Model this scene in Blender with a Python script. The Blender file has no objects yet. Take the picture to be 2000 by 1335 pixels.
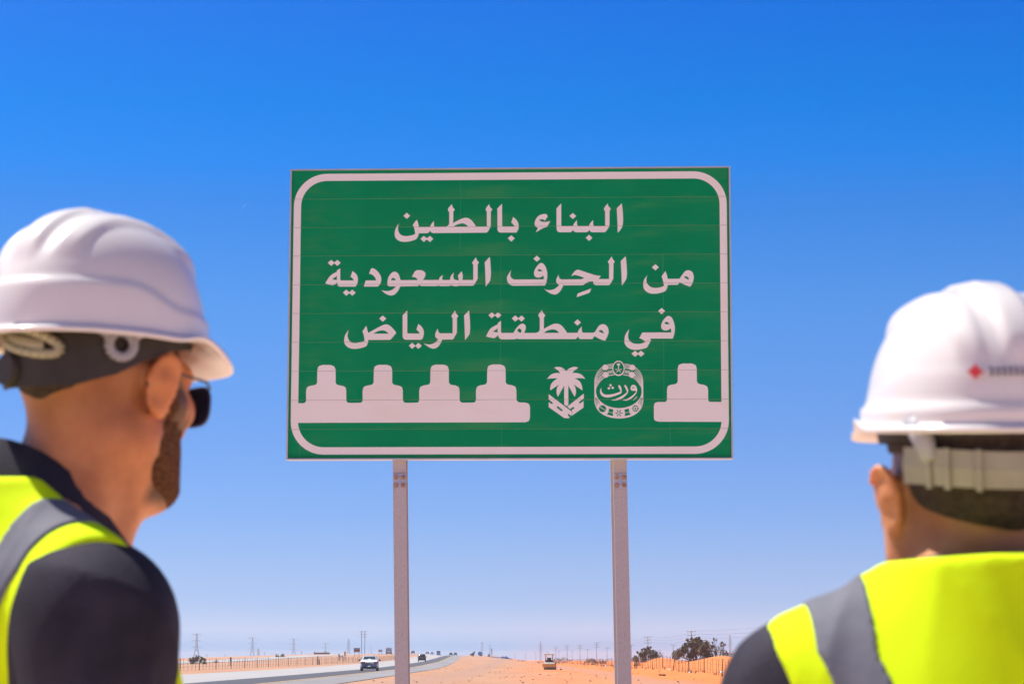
import bpy, bmesh, math, random
import numpy as np
from mathutils import Vector, Matrix, geometry

random.seed(7)
np.random.seed(7)
PI = math.pi
scene = bpy.context.scene
COL = scene.collection

# ------------------------------------------------------------------ camera, light, exposure
CAM_Z = 1.35
PITCH = math.radians(7.2113)
cam_data = bpy.data.cameras.new('camera')
cam_data.sensor_width = 36.0
cam_data.lens = 88.2
cam_data.clip_start = 0.05
cam_data.clip_end = 40000.0
cam_data.dof.use_dof = True
cam_data.dof.focus_distance = 30.0
cam_data.dof.aperture_fstop = 14.5
cam_data.dof.aperture_blades = 9
cam = bpy.data.objects.new('camera', cam_data)
cam.location = (0.0, 0.0, CAM_Z)
cam.rotation_euler = (PI / 2 + PITCH, 0.0, 0.0)
COL.objects.link(cam)
scene.camera = cam

SUN_AZ = math.radians(58.0)      # degrees left of straight ahead
SUN_EL = math.radians(60.0)
SUN_DIR = Vector((-math.sin(SUN_AZ) * math.cos(SUN_EL), math.cos(SUN_AZ) * math.cos(SUN_EL), math.sin(SUN_EL)))
sun_data = bpy.data.lights.new('sun', 'SUN')
sun_data.energy = 4.45
sun_data.angle = math.radians(0.53)
sun_data.color = (1.0, 0.95, 0.88)
sun = bpy.data.objects.new('sun', sun_data)
sun.rotation_euler = SUN_DIR.to_track_quat('Z', 'Y').to_euler()
sun.location = (-200, 150, 600)
COL.objects.link(sun)

world = bpy.data.worlds.new('World')
scene.world = world
world.use_nodes = True
wn = world.node_tree.nodes
wl = world.node_tree.links
wn.clear()
w_out = wn.new('ShaderNodeOutputWorld')
w_bg = wn.new('ShaderNodeBackground')
w_sky = wn.new('ShaderNodeTexSky')
w_sky.sky_type = 'NISHITA'
w_sky.sun_disc = False
w_sky.sun_elevation = SUN_EL
w_sky.sun_rotation = -SUN_AZ
w_sky.altitude = 600.0
w_sky.air_density = 1.0
w_sky.dust_density = 0.4
w_sky.ozone_density = 2.5
w_bg.inputs['Strength'].default_value = 0.1
# clear desert sky seen through a polarising filter: deep blue overhead, paler towards the horizon (whole dome)
w_tc = wn.new('ShaderNodeTexCoord')
w_sep = wn.new('ShaderNodeSeparateXYZ')
w_ramp = wn.new('ShaderNodeValToRGB')
w_mul = wn.new('ShaderNodeMixRGB')
w_mul.blend_type = 'MULTIPLY'
w_mul.inputs[0].default_value = 1.0
SKY_STOPS = [(0.0000, (0.0721, 0.3584, 0.9680)), (0.0043, (0.0721, 0.3584, 0.9680)), (0.0096, (0.4623, 0.5530, 0.9985)), (0.0216, (0.3494, 0.4650, 0.8871)), (0.0378, (0.3226, 0.4292, 0.8086)), (0.0581, (0.2694, 0.3992, 0.7725)), (0.0885, (0.2297, 0.3749, 0.7277)), (0.1392, (0.1703, 0.3875, 0.7315)), (0.1794, (0.0869, 0.3518, 0.7432)), (0.1974, (0.0311, 0.3577, 0.8118)), (0.2192, (0.0050, 0.3428, 0.8047)), (0.2573, (0.0050, 0.2924, 0.8141)), (0.4000, (0.0040, 0.2281, 0.6675)), (0.7000, (0.0035, 0.1696, 0.5210)), (1.0000, (0.0030, 0.1462, 0.4559))]
w_ramp.color_ramp.interpolation = 'LINEAR'
els = w_ramp.color_ramp.elements
els[0].position, els[0].color = SKY_STOPS[0][0], (*SKY_STOPS[0][1], 1)
els[1].position, els[1].color = SKY_STOPS[-1][0], (*SKY_STOPS[-1][1], 1)
for p_, c_ in SKY_STOPS[1:-1]:
    e_ = els.new(p_)
    e_.color = (*c_, 1)
wl.new(w_tc.outputs['Generated'], w_sep.inputs[0])
wl.new(w_sep.outputs['Z'], w_ramp.inputs[0])
wl.new(w_sky.outputs[0], w_mul.inputs[1])
wl.new(w_ramp.outputs[0], w_mul.inputs[2])
# bright air around the sun (forward scattering by dust), smooth over the whole dome
w_dot = wn.new('ShaderNodeVectorMath'); w_dot.operation = 'DOT_PRODUCT'; w_dot.inputs[1].default_value = SUN_DIR
w_max = wn.new('ShaderNodeMath'); w_max.operation = 'MAXIMUM'; w_max.inputs[1].default_value = 0.0
w_pow = wn.new('ShaderNodeMath'); w_pow.operation = 'POWER'; w_pow.inputs[1].default_value = 6.0
w_vl = wn.new('ShaderNodeMixRGB'); w_vl.blend_type = 'MULTIPLY'; w_vl.inputs[0].default_value = 1.0; w_vl.inputs[2].default_value = (4.0, 4.6, 3.0, 1)
w_add = wn.new('ShaderNodeMixRGB'); w_add.blend_type = 'ADD'; w_add.inputs[0].default_value = 1.0
wl.new(w_tc.outputs['Generated'], w_dot.inputs[0]); wl.new(w_dot.outputs['Value'], w_max.inputs[0]); wl.new(w_max.outputs[0], w_pow.inputs[0])
wl.new(w_pow.outputs[0], w_vl.inputs[1]); wl.new(w_mul.outputs[0], w_add.inputs[1]); wl.new(w_vl.outputs[0], w_add.inputs[2])
wl.new(w_add.outputs[0], w_bg.inputs['Color'])
wl.new(w_bg.outputs[0], w_out.inputs['Surface'])

scene.view_settings.view_transform = 'Standard'
scene.view_settings.look = 'None'
scene.view_settings.exposure = 0.77
scene.view_settings.gamma = 1.0
scene.view_settings.use_curve_mapping = False
scene.cycles.use_denoising = True
scene.cycles.max_bounces = 8
scene.cycles.diffuse_bounces = 4
scene.cycles.volume_bounces = 1
scene.cycles.caustics_reflective = False
scene.cycles.caustics_refractive = False

# ------------------------------------------------------------------ helpers
def tag(o, label=None, cat=None, group=None, kind=None):
    if label: o['label'] = label
    if cat: o['category'] = cat
    if group: o['group'] = group
    if kind: o['kind'] = kind
    return o

def link(name, me, parent=None, loc=None):
    o = bpy.data.objects.new(name, me)
    COL.objects.link(o)
    if parent is not None: o.parent = parent
    if loc is not None: o.location = loc
    return o

def empty(name, loc=(0, 0, 0), rz=0.0):
    o = bpy.data.objects.new(name, None)
    o.empty_display_size = 0.2
    o.location = loc
    o.rotation_euler = (0, 0, rz)
    COL.objects.link(o)
    return o

class MB:
    """collects simple shapes into one mesh"""
    def __init__(self):
        self.v, self.f, self.mi = [], [], []
    def add(self, verts, faces, m=0):
        b = len(self.v)
        self.v += [tuple(p) for p in verts]
        self.f += [tuple(i + b for i in f) for f in faces]
        self.mi += [m] * len(faces)
        return self
    def box(self, c, s, m=0, rz=0.0, taper=1.0):
        hx, hy, hz = s[0] / 2, s[1] / 2, s[2] / 2
        vs = []
        for z in (-hz, hz):
            k = taper if z > 0 else 1.0
            for x, y in ((-hx, -hy), (hx, -hy), (hx, hy), (-hx, hy)):
                x2, y2 = x * k, y * k
                xr = x2 * math.cos(rz) - y2 * math.sin(rz)
                yr = x2 * math.sin(rz) + y2 * math.cos(rz)
                vs.append((c[0] + xr, c[1] + yr, c[2] + z))
        return self.add(vs, [(0, 3, 2, 1), (4, 5, 6, 7), (0, 1, 5, 4), (1, 2, 6, 5), (2, 3, 7, 6), (3, 0, 4, 7)], m)
    def tube(self, a, b, ra, rb=None, n=6, m=0, caps=True):
        rb = ra if rb is None else rb
        a, b = Vector(a), Vector(b)
        d = (b - a)
        if d.length < 1e-6: return self
        d.normalize()
        t = Vector((0, 0, 1)) if abs(d.z) < 0.9 else Vector((1, 0, 0))
        s = d.cross(t).normalized()
        q = d.cross(s)
        vs = []
        for p, r in ((a, ra), (b, rb)):
            for i in range(n):
                an = 2 * PI * i / n
                vs.append(p + (s * math.cos(an) + q * math.sin(an)) * r)
        fs = [(i, (i + 1) % n, n + (i + 1) % n, n + i) for i in range(n)]
        if caps:
            fs.append(tuple(range(n - 1, -1, -1)))
            fs.append(tuple(range(n, 2 * n)))
        return self.add(vs, fs, m)
    def grid(self, rows, m=0, closed=False):
        """rows: equally long lists of points"""
        n = len(rows[0])
        vs = [p for r in rows for p in r]
        fs = []
        for i in range(len(rows) - 1):
            for j in range(n if closed else n - 1):
                a, b = i * n + j, i * n + (j + 1) % n
                fs.append((a, b, b + n, a + n))
        return self.add(vs, fs, m)
    def mesh(self, name, mats, smooth=False):
        me = bpy.data.meshes.new(name)
        me.from_pydata(self.v, [], self.f)
        for m in (mats if isinstance(mats, (list, tuple)) else [mats]):
            me.materials.append(m)
        me.polygons.foreach_set('material_index', self.mi)
        if smooth: me.polygons.foreach_set('use_smooth', [True] * len(self.f))
        me.update()
        return me
    def build(self, name, mats, parent=None, loc=None, smooth=False):
        return link(name, self.mesh(name, mats, smooth), parent, loc)

def copy_tree(o, parent=None):
    c = o.copy()
    COL.objects.link(c)
    if parent is not None: c.parent = parent
    for ch in list(o.children):
        copy_tree(ch, c)
    return c

# ------------------------------------------------------------------ materials
def mat(name, col, rough=0.6, var=0.0, scale=8.0, col2=None, bump=0.0, bscale=60.0, metal=0.0, coat=0.0, spec=0.5, detail=4.0, sss=0.0, stretch=None):
    m = bpy.data.materials.new(name)
    m.use_nodes = True
    nt = m.node_tree
    b = nt.nodes['Principled BSDF']
    b.inputs['Roughness'].default_value = rough
    b.inputs['Metallic'].default_value = metal
    b.inputs['Specular IOR Level'].default_value = spec
    if coat:
        b.inputs['Coat Weight'].default_value = coat
        b.inputs['Coat Roughness'].default_value = 0.12
    if sss:
        b.inputs['Subsurface Weight'].default_value = sss
        b.inputs['Subsurface Radius'].default_value = (1.0, 0.35, 0.2)
        b.inputs['Subsurface Scale'].default_value = 0.012
    b.inputs['Base Color'].default_value = (*col, 1)
    tc = nt.nodes.new('ShaderNodeTexCoord')
    src = tc.outputs['Object']
    if stretch:
        mp = nt.nodes.new('ShaderNodeMapping')
        mp.inputs['Scale'].default_value = stretch
        nt.links.new(src, mp.inputs[0])
        src = mp.outputs[0]
    if var or col2:
        n = nt.nodes.new('ShaderNodeTexNoise')
        n.inputs['Scale'].default_value = scale
        n.inputs['Detail'].default_value = detail
        nt.links.new(src, n.inputs['Vector'])
        r = nt.nodes.new('ShaderNodeValToRGB')
        r.color_ramp.elements[0].position = 0.32
        r.color_ramp.elements[1].position = 0.68
        c0 = tuple(max(0, c * (1 - var)) for c in col)
        c1 = col2 if col2 else tuple(min(0.95, c * (1 + var)) for c in col)
        r.color_ramp.elements[0].color = (*c0, 1)
        r.color_ramp.elements[1].color = (*c1, 1)
        nt.links.new(n.outputs['Fac'], r.inputs[0])
        nt.links.new(r.outputs[0], b.inputs['Base Color'])
    if bump:
        n2 = nt.nodes.new('ShaderNodeTexNoise')
        n2.inputs['Scale'].default_value = bscale
        n2.inputs['Detail'].default_value = 3.0
        nt.links.new(src, n2.inputs['Vector'])
        bp = nt.nodes.new('ShaderNodeBump')
        bp.inputs['Strength'].default_value = bump
        bp.inputs['Distance'].default_value = 0.01
        nt.links.new(n2.outputs['Fac'], bp.inputs['Height'])
        nt.links.new(bp.outputs[0], b.inputs['Normal'])
    return m

M = {}
M['asphalt'] = mat('asphalt', (0.055, 0.053, 0.066), 0.85, 0.18, 0.35)
M['pale_paving'] = mat('pale_paving', (0.335, 0.315, 0.305), 0.9, 0.10, 0.12, stretch=(1, 0.15, 1))
M['old_shoulder'] = mat('old_shoulder', (0.215, 0.20, 0.20), 0.9, 0.2, 0.25, stretch=(1, 0.12, 1))
M['yellow_paint'] = mat('yellow_paint', (0.45, 0.27, 0.09), 0.7, 0.15, 1.0)
M['galv'] = mat('galvanised_steel', (0.48, 0.425, 0.435), 0.7, 0.20, 210.0, bump=0.15, bscale=240, spec=0.3)
M['bolt'] = mat('rusty_bolt', (0.42, 0.23, 0.14), 0.8, 0.3, 60)
M['plate_steel'] = mat('plate_steel', (0.40, 0.40, 0.50), 0.5, 0.1, 40)
M['rust'] = mat('rusty_steel', (0.22, 0.11, 0.06), 0.85, 0.3, 30)
M['aluminium'] = mat('aluminium', (0.55, 0.54, 0.55), 0.42, 0.1, 4, metal=0.5)
M['joint'] = mat('dusty_joint', (0.34, 0.36, 0.20), 0.8, 0.25, 3)
M['dark_metal'] = mat('dark_metal', (0.05, 0.05, 0.055), 0.6, 0.1)
M['fence_steel'] = mat('fence_steel', (0.17, 0.125, 0.10), 0.8, 0.2)
M['wood'] = mat('weathered_wood', (0.12, 0.095, 0.09), 0.85, 0.2, 3)
M['pylon'] = mat('pylon_steel', (0.22, 0.22, 0.24), 0.6)
M['pylon_brown'] = mat('pylon_primed', (0.20, 0.12, 0.09), 0.7)
M['silver_paint'] = mat('silver_paint', (0.72, 0.73, 0.77), 0.28, metal=0.1, coat=0.6)
M['black_paint'] = mat('black_paint', (0.028, 0.03, 0.036), 0.3, coat=0.5)
M['white_paint'] = mat('white_paint', (0.74, 0.74, 0.74), 0.45)
M['blue_paint'] = mat('blue_paint', (0.02, 0.16, 0.36), 0.45)
M['glass'] = mat('tinted_glass', (0.018, 0.03, 0.035), 0.08, coat=0.3)
M['rubber'] = mat('rubber', (0.018, 0.018, 0.018), 0.85)
M['tail_red'] = mat('tail_light', (0.42, 0.015, 0.02), 0.25)
M['plate'] = mat('number_plate', (0.45, 0.45, 0.36), 0.5)
M['yellow_machine'] = mat('machine_yellow', (0.72, 0.42, 0.035), 0.45, 0.1, 2)
M['grey_machine'] = mat('machine_grey', (0.32, 0.36, 0.40), 0.5, 0.1, 2)
M['drum'] = mat('steel_drum', (0.35, 0.30, 0.26), 0.45, 0.2, 3, metal=0.4)
M['brown_board'] = mat('brown_board', (0.17, 0.075, 0.05), 0.6, 0.15, 2)
M['pink_board'] = mat('pink_board', (0.50, 0.30, 0.32), 0.6, 0.15, 2)
M['tarp_blue'] = mat('tarp_blue', (0.02, 0.06, 0.22), 0.6, 0.3, 1.0)
M['tank_blue'] = mat('tank_blue', (0.015, 0.24, 0.55), 0.45, 0.1, 1.0)
M['red_roof'] = mat('red_roof', (0.20, 0.065, 0.055), 0.8, 0.2, 1.0)
M['block_wall'] = mat('block_wall', (0.42, 0.27, 0.19), 0.9, 0.2, 1.0)
M['far_wall'] = mat('far_wall', (0.16, 0.075, 0.07), 0.9, 0.2, 0.3)
M['litter'] = mat('litter_white', (0.7, 0.68, 0.66), 0.7, 0.1)
M['bark'] = mat('bark', (0.13, 0.085, 0.05), 0.9, 0.3, 10)
M['leaf'] = mat('leaf', (0.105, 0.105, 0.035), 0.6, 0.35, 2.2, col2=(0.24, 0.18, 0.09))
M['leaf_dry'] = mat('leaf_dry', (0.12, 0.11, 0.045), 0.7, 0.35, 1.6, col2=(0.23, 0.17, 0.09))
M['hat_white'] = mat('hat_white', (0.78, 0.72, 0.68), 0.28, 0.05, 9, coat=0.5, sss=0.15)
M['strap_white'] = mat('strap_white', (0.36, 0.325, 0.215), 0.5, 0.12, 20)
M['strap_grey'] = mat('strap_grey', (0.34, 0.33, 0.37), 0.5, 0.05, 20)
M['strap_dark'] = mat('strap_dark', (0.032, 0.024, 0.020), 0.7, 0.2, 30)
M['vest'] = mat('vest_yellow', (0.70, 0.94, 0.006), 0.85, 0.03, 9, bump=0.08, bscale=420, spec=0.12)
M['vest_edge'] = mat('vest_binding', (0.62, 0.86, 0.012), 0.7, 0.05, 40)
M['reflective'] = mat('reflective_tape', (0.145, 0.145, 0.175), 0.7, 0.08, 40, bump=0.04, bscale=160, spec=0.15)
M['black_cloth'] = mat('black_cloth', (0.036, 0.032, 0.045), 0.8, 0.3, 14, bump=0.3, bscale=420, spec=0.12)
M['trousers'] = mat('trousers', (0.05, 0.05, 0.07), 0.9, 0.1, 10)
M['shoe'] = mat('shoe_leather', (0.05, 0.03, 0.02), 0.6, 0.1, 10)
M['hair'] = mat('hair', (0.042, 0.025, 0.015), 0.9, 0.5, 120, bump=0.5, bscale=300)
M['beard'] = mat('beard', (0.085, 0.038, 0.016), 0.9, 0.4, 260, col2=(0.24, 0.105, 0.048), bump=0.6, bscale=400, spec=0.1)
M['lens'] = mat('sunglass_lens', (0.008, 0.022, 0.075), 0.25, spec=0.15)
M['red_mark'] = mat('red_mark', (0.70, 0.05, 0.05), 0.5)
M['grey_mark'] = mat('grey_mark', (0.16, 0.15, 0.17), 0.5)
M['blue_mark'] = mat('blue_grey_mark', (0.10, 0.10, 0.19), 0.5)

# ------------------------------------------------------------------ terrain, roads, haze
P_Y = [-3000, 0, 100, 200, 300, 420, 636, 900, 1100, 1350, 1500, 1900, 2500, 9500]
P_Z = [0, 0, 0.02, 0.10, 0.22, 0.42, 0.85, 1.9, 2.8, 3.6, 3.2, 1.2, 0.0, 0.0]
DUNES = [  # x, y, height, radius x, radius y
    (24.5, 305, 1.6, 4.8, 36), (33.0, 310, 1.2, 6.0, 36), (23.0, 385, 1.45, 3.4, 36), (31.0, 390, 0.9, 6, 30),
    (23.5, 470, 0.8, 4.0, 26), (25.0, 560, 0.95, 5.0, 30), (24.0, 660, 0.8, 5.0, 40), (26, 780, 1.0, 6, 50),
    (24, 900, 1.1, 6, 60), (22.5, 236, 0.7, 2.8, 16), (34, 240, 1.1, 7, 20)]

def sstep(a, b, x):
    t = np.clip((x - a) / (b - a), 0, 1)
    return t * t * (3 - 2 * t)

def road_bend(y):
    """sideways shift of the highway where it curves away to the left"""
    t = np.maximum(0.0, np.asarray(y, dtype=float) - 300.0)
    return -0.018 * t * t / (t + 80.0)

def terrain(x, y):
    x = np.asarray(x, dtype=float); y = np.asarray(y, dtype=float)
    prof = np.interp(y, P_Y, P_Z)
    lat = sstep(-150, -85, x) * (1 - sstep(-14, 17, x))
    z = prof * lat
    # the graded verge dips a little where the roller works
    z = z - 0.24 * np.exp(-((x - 5) / 5.0) ** 2 - ((y - 380) / 45.0) ** 2)
    for dx, dy, h, rx, ry in DUNES:
        z = z + h * np.exp(-((x - dx) / rx) ** 2 - ((y - dy) / ry) ** 2)
    # sand bank carrying the upper carriageway beyond the left fence
    z = z + 0.9 * sstep(-37, -47, x) * sstep(420, 900, y) * (1 - sstep(1300, 1700, y)) * sstep(-150, -90, x)
    # small drifts on the sand to the right
    w = sstep(4, 14, x) * sstep(120, 180, y) * (1 - sstep(900, 1300, y)) * (1 - sstep(60, 140, x))
    z = z + w * 0.10 * (np.sin(x * 0.55 + y * 0.045) * np.sin(y * 0.071 - x * 0.21) + 0.6 * np.sin(x * 1.15 - y * 0.11))
    return z

def tz(x, y):
    return float(terrain(x, y))

def lines(segs):
    out = []
    for a, b, s in segs:
        out += list(np.arange(a, b, s))
    out.append(segs[-1][1])
    return np.array(out)

gx = lines([(-9000, -1000, 1000), (-1000, -200, 80), (-200, -60, 6), (-60, -4, 3), (-4, 44, 1.0), (44, 120, 6), (120, 1000, 80), (1000, 9000, 1000)])
gy = lines([(-3000, -100, 290), (-100, 100, 12.5), (100, 480, 3.0), (480, 1000, 8), (1000, 2600, 25), (2600, 9000, 400)])
X, Y = np.meshgrid(gx, gy, indexing='ij')
Z = terrain(X, Y)
nx, ny = X.shape
V = np.stack([X, Y, Z], -1).reshape(-1, 3)
idx = np.arange(nx * ny).reshape(nx, ny)
F = np.stack([idx[:-1, :-1], idx[1:, :-1], idx[1:, 1:], idx[:-1, 1:]], -1).reshape(-1, 4)

def np_mesh(name, V, F, mats, smooth=True):
    me = bpy.data.meshes.new(name)
    V = np.ascontiguousarray(V, dtype=np.float32)
    F = np.ascontiguousarray(F, dtype=np.int32)
    k = F.shape[1]
    me.vertices.add(len(V)); me.vertices.foreach_set('co', V.ravel())
    me.loops.add(F.size); me.loops.foreach_set('vertex_index', F.ravel())
    me.polygons.add(len(F))
    me.polygons.foreach_set('loop_start', np.arange(0, F.size, k, dtype=np.int32))
    me.polygons.foreach_set('loop_total', np.full(len(F), k, dtype=np.int32))
    me.polygons.foreach_set('use_smooth', np.full(len(F), smooth, dtype=bool))
    for m in (mats if isinstance(mats, (list, tuple)) else [mats]): me.materials.append(m)
    me.update(calc_edges=True)
    me.validate()
    return me

def sand_material():
    m = bpy.data.materials.new('desert_sand')
    m.use_nodes = True
    nt = m.node_tree; N = nt.nodes; L = nt.links
    b = N['Principled BSDF']
    b.inputs['Roughness'].default_value = 0.95
    b.inputs['Specular IOR Level'].default_value = 0.15
    tc = N.new('ShaderNodeTexCoord')
    sp = N.new('ShaderNodeSeparateXYZ'); L.new(tc.outputs['Object'], sp.inputs[0])
    def noise(scale, detail, st=None):
        n = N.new('ShaderNodeTexNoise'); n.inputs['Scale'].default_value = scale; n.inputs['Detail'].default_value = detail
        if st:
            mp = N.new('ShaderNodeMapping'); mp.inputs['Scale'].default_value = st
            L.new(tc.outputs['Object'], mp.inputs[0]); L.new(mp.outputs[0], n.inputs['Vector'])
        else: L.new(tc.outputs['Object'], n.inputs['Vector'])
        return n.outputs['Fac']
    def math_(op, a, b_, clamp=False):
        n = N.new('ShaderNodeMath'); n.operation = op; n.use_clamp = clamp
        for i, s in enumerate((a, b_)):
            if isinstance(s, (int, float)): n.inputs[i].default_value = s
            else: L.new(s, n.inputs[i])
        return n.outputs[0]
    def mix(f, a, b_):
        n = N.new('ShaderNodeMixRGB')
        for i, s in enumerate((f, a, b_)):
            if isinstance(s, tuple): n.inputs[i].default_value = (*s, 1)
            elif isinstance(s, float): n.inputs[i].default_value = s
            else: L.new(s, n.inputs[i])
        return n.outputs[0]
    big = noise(0.030, 4.0, (1.0, 0.16, 1.0))
    mid = noise(0.22, 5.0, (1.0, 0.10, 1.0))
    fine = noise(6.0, 4.0)
    # beige compacted gravel beside the road, loose orange sand further right
    xg = math_('ADD', sp.outputs['X'], math_('MULTIPLY', math_('SUBTRACT', big, 0.5), 34.0))
    f = math_('DIVIDE', math_('ADD', xg, 1.5), 14.0, True)
    gravel = mix(mid, (0.33, 0.155, 0.085), (0.47, 0.30, 0.20))
    sand = mix(mid, (0.57, 0.155, 0.034), (0.69, 0.225, 0.062))
    c = mix(f, gravel, sand)
    # wheel tracks and graded streaks: greyer, harder ground
    tr = N.new('ShaderNodeTexWave'); tr.wave_type = 'BANDS'; tr.bands_direction = 'X'
    tr.inputs['Scale'].default_value = 0.022; tr.inputs['Distortion'].default_value = 5.0; tr.inputs['Detail'].default_value = 3.0; tr.inputs['Detail Scale'].default_value = 0.6
    mp = N.new('ShaderNodeMapping'); mp.inputs['Scale'].default_value = (1.0, 0.05, 1.0); mp.inputs['Rotation'].default_value = (0, 0, 0.03)
    L.new(tc.outputs['Object'], mp.inputs[0]); L.new(mp.outputs[0], tr.inputs['Vector'])
    tm = math_('MULTIPLY', math_('SUBTRACT', tr.outputs['Fac'], 0.70), 3.4, True)
    tm = math_('MULTIPLY', tm, math_('SUBTRACT', 1.0, math_('DIVIDE', math_('SUBTRACT', sp.outputs['X'], 6.0), 14.0, True)))
    c = mix(math_('MULTIPLY', tm, 0.8), c, (0.34, 0.215, 0.16))
    c = mix(math_('MULTIPLY', fine, 0.25), c, (0.44, 0.16, 0.06))
    # the far left plain is pinker
    lf = math_('DIVIDE', math_('SUBTRACT', -48.0, sp.outputs['X']), 40.0, True)
    c = mix(math_('MULTIPLY', lf, 0.55), c, (0.46, 0.26, 0.17))
    # unseen near ground, made pale to bounce light up at sign and men
    rx = math_('ABSOLUTE', math_('ADD', sp.outputs['X'], math_('MULTIPLY', math_('SUBTRACT', mid, 0.5), 20.0)), 0.0)
    ax = math_('SUBTRACT', 1.0, math_('DIVIDE', math_('SUBTRACT', rx, 45.0), 25.0, True))
    ay = math_('SUBTRACT', 1.0, math_('DIVIDE', math_('SUBTRACT', math_('ADD', sp.outputs['Y'], math_('MULTIPLY', big, 30.0)), 75.0), 35.0, True), True)
    ab = math_('DIVIDE', math_('ADD', sp.outputs['Y'], 130.0), 30.0, True)
    bounce_mask = math_('MULTIPLY', math_('MULTIPLY', ax, ay, True), ab, True)
    stone = mix(fine, (0.60, 0.40, 0.29), (0.74, 0.515, 0.39))  # added pale tone, set for the light it throws back
    c = mix(bounce_mask, c, stone)
    L.new(c, b.inputs['Base Color'])
    bp = N.new('ShaderNodeBump'); bp.inputs['Strength'].default_value = 0.5; bp.inputs['Distance'].default_value = 0.06
    L.new(math_('ADD', fine, math_('MULTIPLY', mid, 2.0)), bp.inputs['Height'])
    L.new(bp.outputs[0], b.inputs['Normal'])
    return m

M['sand'] = sand_material()
ground = link('ground', np_mesh('ground', V, F, M['sand']))
tag(ground, kind='structure')

road_y = lines([(-400, 100, 25), (100, 1000, 12), (1000, 2200, 25)])
def strip(name, x0, x1, lift, material, y0=None, y1=None, nseg=3, bend=True):
    ys = [y for y in road_y if (y0 is None or y >= y0) and (y1 is None or y <= y1)]
    rows = []
    for y in ys:
        b = float(road_bend(y)) if bend else 0.0
        e = [x0 + b, *(x0 + b + (x1 - x0) * i / nseg for i in range(nseg + 1)), x1 + b]
        zs = [tz(x, y) + lift for x in e]
        zs[0] -= lift + 0.05; zs[-1] -= lift + 0.05
        rows.append([(x, y, z) for x, z in zip(e, zs)])
    mb = MB(); mb.grid(rows)
    o = mb.build(name, material, smooth=False)
    return tag(o, kind='structure')
strip('road', -27.5, -9.3, 0.03, M['pale_paving'], nseg=6)
strip('road_lane', -17.6, -13.4, 0.042, M['asphalt'])
strip('road_shoulder', -13.1, -9.35, 0.042, M['old_shoulder'])
strip('yellow_line', -13.42, -13.08, 0.054, M['yellow_paint'], nseg=1)
strip('far_road', -74, -62, 0.08, M['pale_paving'], y0=100, y1=1500, bend=False)

hz = MB()
hz.box((0, 3000, 14.0), (19000, 13000, 30.0))
hm = bpy.data.materials.new('haze_air')
hm.use_nodes = True
hn = hm.node_tree.nodes; hn.clear()
ho = hn.new('ShaderNodeOutputMaterial'); hv = hn.new('ShaderNodeVolumePrincipled')
hv.inputs['Color'].default_value = (0.72, 0.77, 0.86, 1)
hv.inputs['Density'].default_value = 1.25e-4
hv.inputs['Anisotropy'].default_value = 0.2
hm.node_tree.links.new(hv.outputs[0], ho.inputs['Volume'])
haze = hz.build('haze', hm)
tag(haze, kind='stuff')

# ------------------------------------------------------------------ vehicles on the highway
def loft_body(secs):
    """secs: (y, z_bottom, z_belt, z_top, w_bottom, w_belt, w_top) half widths"""
    rows = []
    for y, zb, zm, zt, wb, wm, wt in secs:
        half = [(0, zb), (wb * 0.9, zb), (wb, zb + 0.06), (wm, zb + (zm - zb) * 0.55), (wm * 0.985, zm), (wt + (wm - wt) * 0.2, zm + (zt - zm) * 0.72), (wt * 0.94, zt - 0.015), (0, zt)]
        ring = [(x, y, z) for x, z in half] + [(-x, y, z) for x, z in half[-2:0:-1]]
        rows.append(ring)
    mb = MB()
    mb.grid(rows, closed=True)
    n = len(rows[0])
    mb.f.append(tuple(range(n))); mb.mi.append(0)
    mb.f.append(tuple(len(mb.v) - n + i for i in range(n - 1, -1, -1))); mb.mi.append(0)
    return mb

def wheel_mesh(r, w):
    mb = MB()
    mb.tube((-w / 2, 0, 0), (w / 2, 0, 0), r, n=16, m=0)
    mb.tube((-w / 2 - 0.006, 0, 0), (w / 2 + 0.006, 0, 0), r * 0.62, n=12, m=1)
    return mb.mesh('wheel', [M['rubber'], M['aluminium']])

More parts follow.
